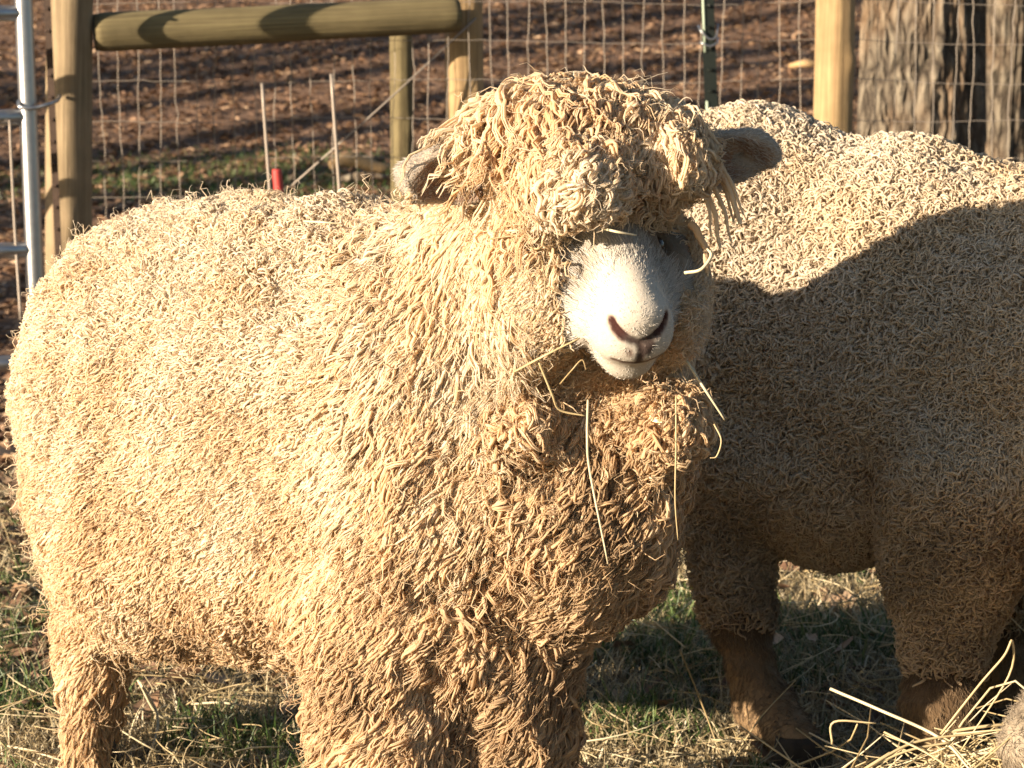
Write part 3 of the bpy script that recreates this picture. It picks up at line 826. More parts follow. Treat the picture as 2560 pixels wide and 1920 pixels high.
# ------------------------------------------------------------------ wool
def anchors(tab, px, py, sig=150.0):
    A = np.array([t[:2] for t in tab], float); Vv = np.array([t[2:] for t in tab], float)
    d2 = (px[:, None] - A[None, :, 0]) ** 2 + (py[:, None] - A[None, :, 1]) ** 2
    d2 -= d2.min(1, keepdims=True)
    w = np.exp(-d2 / (2 * sig ** 2)) + 1e-9
    return (w / w.sum(1, keepdims=True)) @ Vv
def grow_locks(sdf, p, L, rad, amp, turns, lift, flow, K=12, clump=0.35, clump_div=7, jitter=0.25, helix=1.0, stack=0.012, tip=0.35, strands=4, thin=0.5, maxh=None):
    N = len(p)
    n = sdf.grad(p)
    base_off = rng.random(N) * stack
    cur = p - n * 0.004
    pts = np.empty((N, K, 3)); dirs = np.empty((N, K, 3))
    ds = (L / (K - 1))[:, None]
    jit = rng.normal(0, 1, (N, 3)) * jitter
    d = n
    for k in range(K):
        s = k / (K - 1)
        pts[:, k] = cur; dirs[:, k] = d
        n = sdf.grad(cur)
        fl = flow + jit
        t = nrm(fl - (fl * n).sum(-1, keepdims=True) * n)
        lf = (lift * (1.25 - s))[:, None]
        d = nrm(t * (1 - lf) + n * lf)
        cur = cur + d * ds
        dist = sdf(cur)
        tgt = base_off * min(1, s * 3) + rad * 0.15
        if maxh is not None: cur = cur - n * np.maximum(dist - maxh, 0)[:, None] * .8; dist = np.minimum(dist, maxh + .2 * (dist - maxh))
        push = np.maximum(tgt - dist, 0) * min(1.0, 0.25 + s * 2)
        cur = cur + n * push[:, None]
    if np.max(clump) > 0 and N > 50:
        M = max(4, N // clump_div)
        ci = rng.choice(N, M, replace=False)
        kd = kdtree.KDTree(M)
        for q, i in enumerate(ci): kd.insert(p[i], q)
        kd.balance()
        par = ci[np.array([kd.find(v)[1] for v in p])]
        s = np.linspace(0, 1, K) ** 0.8
        cs = np.asarray(clump) * np.ones(N)
        wgt = (cs[:, None] * s[None])[..., None]
        tgt = pts[par] + (pts[:, :1] - pts[par][:, :1]) * 0.25
        pts = pts * (1 - wgt) + tgt * wgt
    t = nrm(np.gradient(pts, axis=1))
    ref = nrm(rng.normal(size=(N, 1, 3)))
    u = nrm(np.cross(t, ref)); w = np.cross(t, u)
    s = np.linspace(0, 1, K)[None]
    ph = 2 * math.pi * turns[:, None] * s + rng.uniform(0, 6.28, (N, 1))
    am = amp[:, None] * np.clip(s * 1.6, 0, 1)
    pts = pts + (am * np.cos(ph))[..., None] * u + (am * np.sin(ph) * helix)[..., None] * w
    rr = rad[:, None] * (1 - (1 - tip) * s ** 2.2)
    rr[:, 0] *= 0.7
    if strands > 1:                     # every lock is a bundle of finer strands that twist together and fray a little
        th = rng.uniform(0, 6.28, (N, 1, 1)) + (np.arange(strands) * 2 * math.pi / strands)[None, :, None] + rng.normal(0, .4, (N, strands, 1))
        th = th + s[None] * (rng.choice([-1, 1], (N, 1, 1)) * rng.uniform(3, 10, (N, 1, 1)))
        off = rad[:, None, None] * rng.uniform(.35, .85, (N, strands, 1)) * (1 - .35 * s[None])
        fray = rng.normal(0, .0012, (N, strands, 1, 3)) * (s ** 2)[0][None, None, :, None]
        sl = 1 - np.abs(rng.normal(0, .06, (N, strands, 1, 1)))
        base = pts[:, None, :1] + (pts[:, None] - pts[:, None, :1]) * sl
        pts = base + (off * np.cos(th))[..., None] * u[:, None] + (off * np.sin(th))[..., None] * w[:, None] + fray
        rr = np.repeat((rr * thin)[:, None], strands, 1) * rng.uniform(.8, 1.2, (N, strands, 1))
        pts = pts.reshape(N * strands, K, 3); rr = rr.reshape(N * strands, K)
    return pts, rr
def wool_obj(name, sets, mat, parent, sides=5):
    Vs, Fs, As = [], [], {'rnd': [], 'along': [], 'fib': [], 'dirt_shade': []}
    off = 0
    for pts, rr, dirt_shade in sets:
        V, F, _, at = tubes(pts, rr, sides, cap=False)
        K = pts.shape[1]
        at['dirt_shade'] = np.repeat(dirt_shade, K * sides * (len(pts) // len(dirt_shade)))
        Vs.append(V); Fs.append(F + off); off += len(V)
        for k in As: As[k].append(at[k])
    return mesh_obj(name, np.concatenate(Vs), np.concatenate(Fs), mat, parent, True, {k: np.concatenate(v) for k, v in As.items()})
def hairs(sdf, p, L, r, flow, lift, K=4, sides=3):
    N = len(p); n = sdf.grad(p)
    t = nrm(flow - (flow * n).sum(-1, keepdims=True) * n + rng.normal(0, 0.18, (N, 3)))
    d = nrm(t * (1 - lift) + n * lift)
    s = np.linspace(0, 1, K)
    pts = p[:, None] - n[:, None] * .001 + d[:, None] * (s[None, :, None] * L[:, None, None]) + (t - n)[:, None] * ((s ** 2)[None, :, None] * L[:, None, None] * 0.12)
    rr = r[:, None] * (1 - 0.8 * s[None])
    return pts, rr
def hoof(parent, p, r):
    K, S = 8, 20
    z = np.linspace(0.0, 0.06, K); ang = np.arange(S) * 2 * math.pi / S
    Z, A = np.meshgrid(z, ang, indexing='ij')
    rad = r * (1.25 - 4.5 * Z) * (1 - 0.22 * np.exp(-((np.cos(A)) / 0.2) ** 2) * (np.sin(A) < 0))
    V = np.stack([p[0] + rad * np.cos(A), p[1] - 0.012 + rad * 1.25 * np.sin(A), p[2] + Z], -1).reshape(-1, 3)
    V = np.vstack([V, [[p[0], p[1] - .012, p[2]], [p[0], p[1] - .012, p[2] + .06]]])
    i = np.arange(K * S).reshape(K, S); j = np.roll(i, -1, 1)
    F = np.stack([i[:-1], j[:-1], j[1:], i[1:]], -1).reshape(-1, 4)
    c0 = np.stack([j[0], i[0], np.full(S, K * S)], 1); c1 = np.stack([i[-1], j[-1], np.full(S, K * S + 1)], 1)
    mesh_obj('hoof', V, np.concatenate([F.ravel(), c0.ravel(), c1.ravel()]), M_HOOF, parent, True, None, np.concatenate([np.full(len(F), 4), np.full(2 * S, 3)]))
def E(d, px, py, Y, rx, ry, rz, k=0.06):
    c = P(px, py, Y); m = mpp(c); d.ell(c, (rx * m, ry, rz * m), None, k)
def Cn(d, a, b, ra, rb, k=0.05): d.cone(P(*a), P(*b), ra, rb, k)
def shank(d, a, b, ra, rb):
    b = P(*b); d.cone(P(*a), (b[0], b[1], .045), ra, rb, .03)
DOWN = np.array([0, 0, -1.0])

# ---------------- first sheep
def build_sheep_one():
    root = empty('sheep', (-0.15, 3.1, 0), 'cream long-wool sheep with a curly topknot over its eyes, nearest the camera, facing it', 'sheep')
    H = Head(P(1603, 812, 2.66), 12, 18, 4, 1.0)
    d = Sdf()
    E(d, 380, 1010, 3.33, 318, .21, 462); E(d, 560, 1040, 3.27, 330, .21, 522); E(d, 430, 1330, 3.27, 300, .19, 292, .08); E(d, 720, 1075, 3.20, 360, .23, 556, .08); E(d, 900, 920, 3.15, 240, .18, 385, .08); E(d, 1070, 1160, 3.05, 320, .20, 540, .08)
    E(d, 1400, 1230, 2.99, 270, .15, 300, .07)
    Cn(d, (1110, 910, 3.06), (1400, 520, 2.98), .165, .118, .06)
    Cn(d, (1500, 1010, 2.97), (1490, 700, 2.93), .105, .085, .06)
    Cn(d, (250, 1420, 3.34), (215, 1720, 3.29), .072, .032, .06); shank(d, (215, 1720, 3.29), (215, 1990, 3.27), .028, .024)
    Cn(d, (290, 1420, 3.50), (250, 1700, 3.46), .06, .030, .06); shank(d, (250, 1700, 3.46), (235, 1895, 3.45), .026, .022)
    Cn(d, (930, 1500, 2.99), (950, 1890, 2.95), .10, .075, .06); shank(d, (950, 1890, 2.95), (955, 2105, 2.94), .06, .030)
    Cn(d, (1240, 1500, 3.0), (1265, 1830, 2.98), .085, .06, .06); shank(d, (1265, 1830, 2.98), (1270, 2080, 2.97), .05, .030)
    H.build(d); d.lump = (H.w(.08, 0, 0).astype(f32), f32(.0075))
    d.pockets = [((1085, 1720, 2.865), (.045, .06, .075)), ((1010, 1640, 2.86), (.03, .05, .03)), ((1180, 1560, 2.83), (.022, .05, .05)), ((1490, 1020, 2.83), (.05, .06, .035)), ((1560, 1130, 2.81), (.02, .05, .05)), ((1240, 980, 2.80), (.02, .05, .055))]
    # wool pads that carry the topknot, cheek wool and beard
    E(d, 1440, 325, 2.88, 250, .12, 92, .04); E(d, 1470, 420, 2.88, 215, .115, 110, .04)
    E(d, 1440, 465, 2.745, 120, .062, 98, .03)
    E(d, 1690, 405, 2.80, 75, .05, 70, .03)
    E(d, 1330, 720, 2.85, 110, .10, 200, .05)
    E(d, 1700, 740, 2.88, 62, .07, 150, .04)
    E(d, 1665, 1060, 2.86, 85, .05, 70, .03)
    E(d, 1300, 1060, 2.86, 80, .05, 70, .03)
    for c_, r_ in d.pockets: d.ell(P(*c_), r_, None, .02, True)
    lo, hi = np.array([-.78, 2.55, -0.005]), np.array([.40, 3.70, 1.06])
    xs = axis_coords(lo[0], hi[0], -.12, .28, .0036, .011)
    ys = axis_coords(lo[1], hi[1], 2.60, 2.90, .0036, .013)
    zs = axis_coords(lo[2], hi[2], .64, 1.00, .0036, .011)
    V, F = surface_nets(d, xs, ys, zs)
    # coat colours
    col = np.tile(np.array([0.93, 0.74, 0.48]), (len(V), 1))
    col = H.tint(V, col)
    q_ = H.loc(V)
    mesh_obj('body', V, F, M_SKIN, root, True, {'tint': col, 'wool': 1.0 - ((q_[:, 0] > .1) & (q_[:, 0] < .3) & (np.linalg.norm(q_, axis=1) < .32))})
    H.eyes(root)
    for q in ((215, 2010, 3.27), (235, 1920, 3.45), (955, 2130, 2.94), (1270, 2105, 2.97)):
        c = P(*q); hoof(root, (c[0], c[1], 0.0), .033)
    # regions
    def bare(p):
        q = H.loc(p); a, r, u = q.T
        px, py = proj(p)
        muzzle = (a > .105 + .5 * np.clip(np.abs(r) - .045, 0, 1)) & (a < .3) & (np.abs(r) < .075) & (np.abs(u) < .100)
        eye_r = (a > .02) & (a < .16) & (r > -.01) & (r < .10) & (px > 1540) & (px < 1790) & (py > 500) & (py < 720)
        ear = H.in_ear(p)
        low = p[:, 2] < .08
        return muzzle | eye_r | ear | (low & (py > 1700) & (px < 700))
    def facing(p):
        return ((C0 - p) * d.grad(p)).sum(-1) > -0.15
    #      px    py     L     r      amp    turn  lift  fx    rand  dirt  clump
    tab = [(420, 600, .040, .0030, .0058, 1.5, .52, .10, .9, .00, .25),
           (750, 560, .042, .0030, .0062, 1.5, .55, .20, .9, .05, .25),
           (950, 640, .055, .0034, .0056, 1.7, .42, -.1, .5, .10, .30),
           (200, 850, .038, .0031, .0055, 1.4, .42, .0, .6, .02, .30),
           (480, 850, .040, .0031, .0056, 1.4, .42, .05, .6, .00, .30),
           (780, 850, .052, .0033, .0054, 1.7, .34, -.1, .45, .05, .32),
           (180, 1200, .045, .0032, .0050, 1.5, .28, -.1, .4, .02, .38),
           (480, 1200, .052, .0033, .0050, 1.7, .26, -.05, .35, .02, .40),
           (780, 1200, .085, .0036, .0052, 2.4, .16, -.1, .22, .10, .38),
           (180, 1500, .055, .0042, .0050, 1.4, .26, -.15, .3, .20, .50),
           (430, 1540, .055, .0040, .0050, 1.6, .24, .05, .4, .28, .50),
           (700, 1600, .062, .0042, .0054, 1.8, .22, .0, .4, .28, .45),
           (1300, 1060, .040, .0036, .0050, 1.6, .30, .0, 1.2, .25, .3),
           (950, 1000, .150, .0044, .0058, 4.4, .12, -.02, .10, .10, .40),
           (1120, 800, .190, .0046, .0050, 4.8, .10, -.03, .08, .10, .40),
           (1120, 1200, .160, .0048, .0062, 4.4, .13, .0, .12, .22, .45),
           (900, 1450, .140, .0040, .0056, 3.6, .12, -.06, .14, .18, .45),
           (1350, 1250, .110, .0050, .0080, 2.6, .26, .1, .28, .45, .50),
           (1550, 1300, .110, .0050, .0080, 2.6, .26, .15, .28, .55, .50),
           (1100, 1600, .100, .0064, .0075, 1.8, .24, .1, .4, .45, .50),
           (950, 1800, .090, .0060, .0070, 1.8, .22, .0, .4, .40, .50),
           (1280, 1800, .090, .0058, .0070, 1.8, .22, .0, .4, .55, .50),
           (210, 1780, .065, .0044, .0030, 1.2, .08, -.15, .2, .25, .55),
           (1240, 600, .120, .0046, .0032, 1.8, .12, -.05, .15, .10, .35),
           (1320, 760, .026, .0022, .0028, 1.3, .20, .1, .6, .00, .30),
           (1700, 750, .038, .0028, .0032, 1.4, .24, .1, .5, .10, .35),
           (1450, 950, .050, .0036, .0040, 1.4, .22, .0, .5, .40, .45),
           (1660, 1060, .045, .0044, .0058, 1.6, .36, .1, .8, .30, .35)]
    ah = lambda p: H.loc(p)
    def topknot(p):
        q = ah(p); px, py = proj(p)
        ea = H.ear_frame(-1)[0]
        return (py < 600) & (px > 1130) & (px < 1820) & (p[:, 1] < 3.02) & ~bare(p) & (np.linalg.norm((p - ea) * [1, .5, 1], axis=1) > .074) & ~((px < 1190) & (py > 255))
    def dens(p):
        px, py = proj(p)
        dd = np.where(facing(p), 1.0, 0.35)
        return np.where(bare(p) | topknot(p), 0, dd)
    def coat(p, fine):
        px, py = proj(p); N = len(p)
        A = anchors(tab, px, py, 110.0)
        j = lambda s: np.exp(np.clip(rng.normal(0, s, N), -2 * s, 1.25 * s))
        flow = nrm(DOWN + np.array([1.0, -.4, 0]) * A[:, 5:6]) + rng.normal(0, 1, (N, 3)) * A[:, 6:7] * 0.8
        dirt_shade = np.clip(A[:, 7] + .22 * np.clip((py - 750) / 500, 0, 1) + 0.22 * vnoise(p, 7, 31, 2) + rng.normal(0, .10, N), 0, 1)
        lump = vnoise(p, 5.5, 77, 3)
        if fine:
            up = np.clip((1350 - py) / 500, 0, 1)                   # open ringlets above, longer waves below
            pts, rr = grow_locks(d, p, A[:, 0] * (.95 - .42 * up) * j(.3), A[:, 1] * .50 * j(.28), A[:, 2] * (.85 + .1 * up) * j(.35), A[:, 3] * 1.15 * j(.25), np.clip(A[:, 4] * (.62 + .25 * up) + 0.10 * lump, .02, .9), flow, 14, A[:, 8] * (1 - .5 * up), 8, A[:, 6:7] * .5, 1.0, .005, .5, 1, 1, .0035 + .014 * np.clip(A[:, 4] - .12, 0, 1) + .006 * A[:, 7])
        else:
            pts, rr = grow_locks(d, p, A[:, 0] * j(.28), A[:, 1] * .84 * j(.42), A[:, 2] * 1.1 * j(.3), A[:, 3] * j(.25), np.clip(A[:, 4] * .9 + 0.12 * lump, .02, .9), flow, 16, A[:, 8], 7, A[:, 6:7] * .30, 0.9, .006, .16, 4, .50, .010 + .016 * A[:, 4] + .008 * rng.random(N) ** 2 + .034 * np.clip(A[:, 7] - .10, 0, 1) * rng.random(N))
        return pts, rr, dirt_shade
    def is_fine(p):
        px, py = proj(p)
        e = px + .25 * np.clip(py - 900, 0, 900) + 90 * vnoise(p, 4, 3, 2)
        q = H.loc(p)
        cheek = (q[:, 0] > -.02) & (np.linalg.norm(q - np.array([.08, 0, -.02]), axis=1) < .15) & (py > 570) & (py < 960) & (px > 1255 + .12 * (py - 570))
        return ((e < 900 + np.clip(600 - py, 0, 200)) & (py < 1660)) | cheek
    p, area = sample_surface(V, F, lambda p: dens(p) * is_fine(p), 205000)
    fine = coat(p, True)
    p, area = sample_surface(V, F, lambda p: dens(p) * ~is_fine(p), 76000)
    wool_obj('fleece', [fine, coat(p, False)], M_WOOL, root, 3)
    print('locks', len(fine[0]), len(p))
    # topknot
    p, _ = sample_surface(V, F, lambda p: topknot(p) * np.where(facing(p), 1, .5), 90000)
    keep = rng.random(len(p)) < .8
    p = p[keep]; q = ah(p); px, py = proj(p); N = len(p)
    j = lambda s: np.exp(np.clip(rng.normal(0, s, N), -2 * s, 1.25 * s))
    side = np.clip((px - 1450) / 260, -1, 1)
    flow = nrm(H.F * 0.5 + H.R * (np.where(side < 0, side * .15, side * .5))[:, None] + DOWN * .8) + rng.normal(0, .30, (N, 3))
    top = np.clip((330 - py) / 150, 0, 1)
    lft = np.clip((1400 - px) / 130, 0, 1) * np.clip((px - 1185) / 50, 0, 1); L = (.062 + .024 * top) * j(.3) * np.maximum(np.clip((640 - py) / 240, .38, 1), lft) * (1 + .9 * lft); L = L * np.where((px < 1200) & (py > 270), .5, 1); r0 = (.0029 + .0005 * (px > 1300)) * j(.4)
    dirt_shade = np.clip(.25 + .3 * vnoise(p, 9, 5, 2) + .15 * top, 0, 1)
    pts, rr = grow_locks(d, p, L, r0, .0050 * j(.35), 2.3 * j(.3) * (1 + .7 * lft), np.clip(.26 + .12 * rng.normal(size=N), .05, .6), flow, 15, .45, 7, .3, .9, .010, .18, 4, .50, .008 + .018 * rng.random(N) ** 2)
    sets = [(pts, rr, dirt_shade)]
    # longer loose locks that swing free at the right of the brow and stand on the poll
    loose = []
    for a, m_, b, r in (((1700, 300, 2.82), (1830, 440, 2.80), (1850, 560, 2.80), .0050), ((1740, 330, 2.82), (1815, 420, 2.81), (1822, 480, 2.81), .0055),
                        ((1740, 400, 2.80), (1790, 520, 2.78), (1800, 620, 2.79), .0050), ((1760, 330, 2.83), (1760, 370, 2.78), (1800, 395, 2.78), .003),
                        ((1725, 560, 2.78), (1770, 600, 2.77), (1768, 680, 2.78), .005)):
        A_, B_, C_ = P(*a), P(*m_), P(*b); t = np.linspace(0, 1, 13)[:, None]
        c = A_ * (1 - t) ** 2 + 2 * B_ * t * (1 - t) + C_ * t ** 2 + 0.0012 * np.stack([np.sin(t[:, 0] * 13), np.cos(t[:, 0] * 13), 0 * t[:, 0]], 1)
        loose.append((c, r * (1 - .5 * t[:, 0] ** 2)))
        for _ in range(2):
            loose.append((c + rng.normal(0, r * .8, 3) + np.linspace(0, 1, 13)[:, None] * rng.normal(0, .008, 3), r * .6 * (1 - .6 * t[:, 0] ** 2)))
    sets.append((np.array([l[0] for l in loose]), np.array([l[1] for l in loose]), np.full(len(loose), .3)))
    wool_obj('topknot', sets, M_WOOL, root, 4)
    # short white face hair and ear hair
    def fdens(p):
        q = ah(p); a, r, u = q.T
        face = (a > .04) & (a < .275) & (np.abs(u) < .1) & (np.abs(r) < .09)
        eye = (np.linalg.norm(q - np.array([.105, .058, .018]), axis=1) < .042)
        return (face & H.lines_clear(q, .0095) & ~eye) * 1.0
    p, _ = sample_surface(V, F, fdens, 900000)
    p = p[rng.permutation(len(p))[:44000]]
    q = ah(p); N = len(p)
    away = (q[:, 1:2] * H.R * 9 + (q[:, 2:3]) * H.U * 5)
    flow = nrm(-H.F + away)
    k = np.clip((.245 - q[:, 0]) / .07, .34, 1) * (1 + 1.4 * np.clip((np.abs(q[:, 1]) - .04) / .03, 0, 1))
    pts, rr = hairs(d, p, rng.uniform(.009, .016, N) * k, rng.uniform(.00035, .0006, N), flow, .13)
    Vh, Fh, _, at = tubes(pts, rr, 3, cap=False)
    mesh_obj('face_hair', Vh, Fh, M_FUR, root, True, at)
    p, _ = sample_surface(V, F, lambda p: H.in_ear(p) * 1.0, 700000)
    p = p[rng.permutation(len(p))[:9000]]; N = len(p); q = ah(p)
    flow = H.R * np.sign(q[:, 1:2]) + rng.normal(0, .3, (N, 3))
    pts, rr = hairs(d, p, rng.uniform(.004, .010, N), rng.uniform(.0003, .0005, N), flow, .35)
    Vh, Fh, _, at = tubes(pts, rr, 3, cap=False)
    mesh_obj('ear_hair', Vh, Fh, M_FUR, root, True, at)
    # fuzz that softens the coat
    p, _ = sample_surface(V, F, lambda p: (~bare(p) & facing(p)) * np.where(is_fine(p), 1, .45), 330000)
    N = len(p); px, py = proj(p); n = d.grad(p)
    p = p + n * rng.uniform(.001, .010, (N, 1))
    pts, rr = hairs(d, p, rng.uniform(.008, .020, N), rng.uniform(.00025, .00045, N), rng.normal(0, 1, (N, 3)) + DOWN * .6, .25, 5)
    pts += rng.normal(0, .0009, pts.shape)
    A = anchors(tab, px, py, 110.0)
    wool_obj('fuzz', [(pts, rr, np.clip(A[:, 7] + .22 * np.clip((py - 750) / 500, 0, 1), 0, 1))], M_WOOL, root, 3)
    # fine stray fibres over the whole coat
    p, _ = sample_surface(V, F, lambda p: (~bare(p) & facing(p)) * 1.0, 60000)
    p = p[:2800]; N = len(p); px, py = proj(p)
    A = anchors(tab, px, py, 120.0); j = lambda s: np.exp(np.clip(rng.normal(0, s, N), -2 * s, 1.25 * s))
    flow = DOWN + rng.normal(0, .8, (N, 3))
    pts, rr = grow_locks(d, p, A[:, 0] * .6 * j(.3), np.full(N, .0007) * j(.3), A[:, 2] * .9 * j(.4), A[:, 3] * 1.2 * j(.3), np.clip(A[:, 4] + .18, 0, .9), flow, 9, 0, 7, .5, 1, .03, .3, 1)
    wool_obj('stray_fibre', [(pts, rr, np.clip(A[:, 7], 0, 1))], M_WOOL, root, 3)
    return root, d
sheep1, sdf1 = build_sheep_one()

# ---------------- second sheep
def build_sheep_two():
    root = empty('sheep', (0.6, 3.4, 0), 'shaded sheep with tight grey-cream ringlets standing behind on the right, head down at the hay', 'sheep')
    H = Head(P(2530, 1905, 2.88), -62, 34, 0, 1.02, (-.12, .15))
    d = Sdf()
    E(d, 1870, 815, 3.75, 400, .22, 535); E(d, 2260, 850, 3.62, 330, .24, 495, .09); E(d, 2620, 920, 3.50, 350, .25, 480, .09)
    E(d, 2400, 1290, 3.37, 190, .12, 250, .05)
    E(d, 1850, 1120, 3.69, 170, .16, 240, .05); E(d, 2080, 1150, 3.62, 230, .2, 255, .05)
    Cn(d, (2370, 1450, 3.36), (2350, 1750, 3.32), .072, .046, .04); shank(d, (2345, 1750, 3.32), (2345, 1950, 3.30), .045, .035)
    Cn(d, (2520, 1400, 3.60), (2500, 1650, 3.58), .07, .045, .05); shank(d, (2500, 1650, 3.58), (2500, 1750, 3.58), .04, .03)
    Cn(d, (1820, 1330, 3.63), (1850, 1560, 3.57), .062, .042, .03); Cn(d, (1850, 1560, 3.57), (1910, 1770, 3.53), .042, .036, .02); shank(d, (1915, 1770, 3.53), (1985, 1890, 3.43), .040, .035)
    Cn(d, (1820, 1250, 3.89), (1850, 1480, 3.86), .07, .045, .05); shank(d, (1850, 1480, 3.86), (1880, 1650, 3.84), .035, .03)
    Cn(d, (2830, 1000, 3.35), (2900, 1400, 3.14), .17, .10, .08)
    d.cone(P(2900, 1400, 3.14), H.w(-.02, 0, 0), .10, .08, .05)
    H.build(d); d.lump = (H.w(.08, 0, 0).astype(f32), f32(.0045))
    xs = axis_coords(.12, 1.50, .55, 1.0, .006, .014); ys = axis_coords(2.7, 4.15, 2.82, 3.1, .006, .016); zs = axis_coords(-.005, 1.05, .02, .40, .006, .014)
    V, F = surface_nets(d, xs, ys, zs)
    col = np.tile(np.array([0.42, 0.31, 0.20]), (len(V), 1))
    px, py = proj(V)
    leg = V[:, 2] < .24
    wl = np.clip((V[leg, 2] - .06) / .12, 0, 1)[:, None]; col[leg] = np.array([.30, .20, .11]) * (1 - wl) + np.array([.07, .044, .025]) * wl  # leg colour carries the shade: dark upper leg, tan where the foot is lit
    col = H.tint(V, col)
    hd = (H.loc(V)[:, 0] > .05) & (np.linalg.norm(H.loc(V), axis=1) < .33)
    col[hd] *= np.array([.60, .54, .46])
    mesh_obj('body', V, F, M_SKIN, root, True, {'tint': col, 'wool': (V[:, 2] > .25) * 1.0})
    H.eyes(root)
    for q in ((2345, 1950, 3.30), (2500, 1750, 3.58), (1992, 1895, 3.425), (1880, 1650, 3.84)):
        c = P(*q); hoof(root, (c[0], c[1], 0.0), .034)
    def bare(p):
        q = H.loc(p); px, py = proj(p)
        face = (q[:, 0] > .09) & (q[:, 0] < .32) & (np.abs(q[:, 1]) < .09) & (np.abs(q[:, 2]) < .12)
        ear = H.in_ear(p)
        return face | ear | (p[:, 2] < .20)
    p, _ = sample_surface(V, F, lambda p: np.where(bare(p), 0, np.where(((C0 - p) * d.grad(p)).sum(-1) > -.2, 1, .3)), 140000)
    N = len(p); px, py = proj(p); j = lambda s: np.exp(np.clip(rng.normal(0, s, N), -2 * s, 1.25 * s))
    flow = DOWN * .6 + rng.normal(0, .8, (N, 3))
    dirt_shade = np.clip(.1 + .5 * np.clip((py - 900) / 500, 0, 1) + .2 * vnoise(p, 6, 8, 2), 0, 1)  # lower fleece darkened in colour to deepen its shade, over random blotches
    pts, rr = grow_locks(d, p, .025 * j(.3), .0017 * j(.3), .0056 * j(.3), 1.6 * j(.25), np.clip(.36 + .1 * rng.normal(size=N), .1, .9), flow, 14, .12, 7, .4, 1.0, .006, .5, 1, 1, np.full(N, .009))
    wool_obj('fleece', [(pts, rr, dirt_shade)], M_WOOL2, root, 3)
    p, _ = sample_surface(V, F, lambda p: (~bare(p) & (((C0 - p) * d.grad(p)).sum(-1) > -.1)) * 1.0, 120000)
    N = len(p); px, py = proj(p); p = p + d.grad(p) * rng.uniform(.001, .009, (N, 1))
    pts, rr = hairs(d, p, rng.uniform(.007, .016, N), rng.uniform(.00025, .00042, N), rng.normal(0, 1, (N, 3)) + DOWN * .3, .25, 5)
    pts += rng.normal(0, .0009, pts.shape)
    wool_obj('fuzz', [(pts, rr, np.clip(.1 + .5 * np.clip((py - 900) / 500, 0, 1), 0, 1))], M_WOOL2, root, 3)  # same painted shade towards the belly
    # short hair on legs and face
    for nm, zr, mt, cnt in (('leg_hair', False, M_FURTAN, 22000), ('face_hair', True, M_FURGREY, 16000)):
        p, _ = sample_surface(V, F, lambda p: (bare(p) & ((np.linalg.norm(H.loc(p), axis=1) < .36) == zr)) * 1.0, 400000)
        if zr: p = p[H.lines_clear(H.loc(p))]
        p = p[rng.permutation(len(p))[:cnt]]; N = len(p)
        flow = (nrm(-H.F + DOWN) if zr else DOWN) + rng.normal(0, .3, (N, 3))
        pts, rr = hairs(d, p, rng.uniform(.008, .018, N), rng.uniform(.0004, .0007, N), flow, .22)
        Vh, Fh, _, at = tubes(pts, rr, 3, cap=False)
        mesh_obj(nm, Vh, Fh, mt, root, True, at)
    return root
build_sheep_two()

# ------------------------------------------------------------------ single straws caught in the wool and lying in front
STR = [
    ([(1470, 1000, 2.80), (1468, 1090, 2.78), (1475, 1180, 2.78), (1520, 1410, 2.76)], .0022, 'longest pale straw hanging down the middle of the chest wool'),
    ([(1690, 990, 2.80), (1690, 1120, 2.79), (1688, 1250, 2.79), (1695, 1350, 2.80)], .0016, 'thin straight straw hanging down from the tuft right of the chin'),
    ([(1716, 902, 2.78), (1760, 970, 2.76), (1812, 1050, 2.76)], .0024, 'short stiff pale straw sticking out to the right below the cheek'),
    ([(1785, 1060, 2.8), (1803, 1100, 2.79), (1792, 1140, 2.79), (1775, 1145, 2.79)], .0014, 'small hooked straw dangling right of the beard tuft'),
    ([(1285, 930, 2.76), (1360, 890, 2.73), (1450, 845, 2.73)], .0022, 'straw lying level across the cheek wool left of the mouth'),
    ([(1345, 900, 2.74), (1380, 985, 2.75), (1400, 1025, 2.76), (1465, 1040, 2.76)], .0022, 'curved straw looping under the jaw'),
    ([(1400, 960, 2.74), (1430, 925, 2.72), (1455, 900, 2.72), (1465, 925, 2.72)], .0013, 'dark kinked twig left of the chin'),
    ([(1355, 650, 2.74), (1362, 730, 2.73), (1335, 790, 2.73), (1310, 830, 2.74)], .0012, 'fine dark stem running down the left cheek wool'),
    ([(1228, 597, 2.77), (1280, 590, 2.76), (1320, 588, 2.75)], .0016, 'dark twig stuck level in the wool below the left ear'),
    ([(1318, 615, 2.75), (1345, 622, 2.74), (1368, 600, 2.74)], .0020, 'short curled twig in the left cheek wool'),
    ([(1510, 572, 2.70), (1545, 580, 2.69), (1590, 588, 2.70)], .0024, 'flat pale hay stem lying across the brow under the topknot'),
    ([(1712, 682, 2.72), (1752, 674, 2.71), (1778, 640, 2.72), (1768, 622, 2.73)], .0030, 'pale hooked straw beside the right cheek'),
    ([(1146, 340, 2.84), (1150, 420, 2.82), (1138, 460, 2.82), (1122, 510, 2.84)], .0022, 'pale bent straw hanging in front of the left ear'),
    ([(1010, 466, 2.86), (1050, 462, 2.85), (1066, 448, 2.86)], .0026, 'stubby white straw poking out under the left ear'),
    ([(760, 553, 3.02), (810, 556, 3.0), (855, 560, 3.0)], .0022, 'pale straw lying flat on the sheep\'s back'),
    ([(628, 900, 2.98), (620, 960, 2.97), (606, 1030, 2.97)], .0018, 'dark stem stuck upright in the side wool'),
    ([(1735, 330, 2.78), (1748, 380, 2.77), (1752, 405, 2.77)], .0026, 'short white straw in front of the right ear'),
]
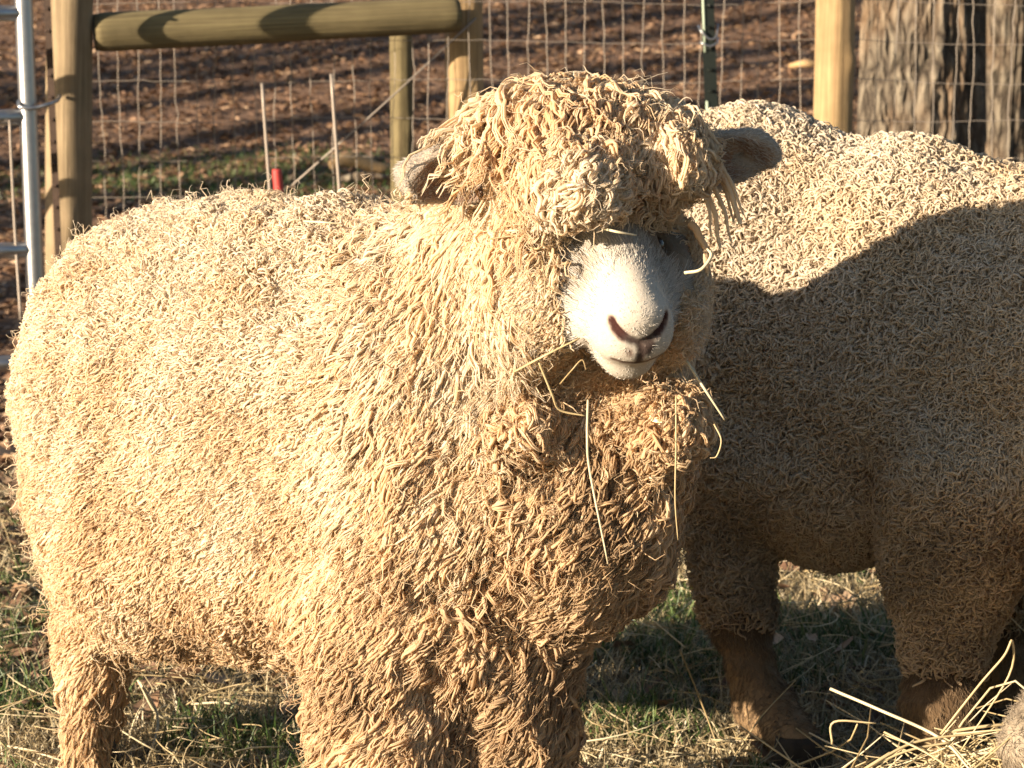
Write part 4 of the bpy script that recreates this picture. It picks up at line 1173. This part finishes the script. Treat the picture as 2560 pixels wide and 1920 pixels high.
LIE = [   # pixel, pixel, height above the ground
    ([(2076, 1722, .10), (2200, 1775, .085), (2350, 1845, .06), (2430, 1930, .03)], .0032, 'thick pale straw reaching left out of the hay heap'),
    ([(2352, 1835, .07), (2450, 1710, .14), (2510, 1640, .18), (2530, 1602, .20), (2522, 1690, .15), (2400, 1880, .05)], .0024, 'tall straw folded over at its top above the hay heap'),
    ([(2365, 1830, .07), (2470, 1815, .08), (2590, 1805, .08)], .0032, 'yellow straw lying level to the right on the hay heap'),
    ([(2150, 1930, .03), (2290, 1855, .06), (2480, 1830, .07)], .0026, 'long yellow straw rising to the right at the front of the hay heap'),
    ([(2080, 1860, .05), (2085, 1805, .08), (2190, 1808, .08)], .0024, 'bent yellow straw standing left of the hay heap'),
    ([(2380, 1855, .06), (2260, 1880, .05), (2120, 1945, .02)], .0024, 'yellow straw sloping down to the left from the hay heap'),
    ([(2210, 1830, .07), (2330, 1890, .05), (2420, 1960, .02)], .0022, 'yellow straw crossing the front of the hay heap downwards'),
    ([(1700, 1625, .19), (1755, 1760, .10), (1815, 1925, .01)], .0022, 'long grey-green stem leaning past the dark leg of the second sheep'),
    ([(1840, 1885, .02), (1905, 1790, .08), (1990, 1700, .13)], .0018, 'dull stem leaning right across the second sheep\'s foot'),
    ([(2485, 1500, .27), (2520, 1538, .25), (2575, 1592, .22)], .0022, 'straight pale straw at the right edge above the hay'),
    ([(345, 1700, .10), (400, 1790, .04), (490, 1795, .03)], .0032, 'bent pale straw on the grass beside the woolly hind leg'),
    ([(350, 1705, .10), (395, 1800, .05), (360, 1930, .01)], .0030, 'thick pale straw standing beside the woolly hind leg'),
    ([(480, 1760, .03), (560, 1757, .04), (650, 1775, .03)], .0028, 'pale straw lying level on the grass below the belly'),
    ([(20, 1865, .03), (90, 1880, .04), (165, 1905, .03)], .0030, 'pale straw lying on the grass left of the woolly hind leg'),
]
LIE = [([(a, b, c + (.14 if 'hay heap' in l else 0)) for a, b, c in p_], r, l) for p_, r, l in LIE]
STR = [([P(*q) for q in p_], r, l) for p_, r, l in STR] + [([G(*q) for q in p_], r, l) for p_, r, l in LIE]
for pts_, r, lab in STR:
    o = tube_obj('straw', pts_, [r * .68] * (len(pts_) - 1) + [r * .4], M_STRAW, None, 6, 6)
    tag(o, lab, 'straw')
    at = o.data.attributes['rnd']; v = .9 if 'pale' in lab or 'white' in lab else (.55 if 'yellow' in lab else (.0 if 'dark' in lab or 'twig' in lab else .4))
    at.data.foreach_set('value', np.full(len(o.data.vertices), v, f32))
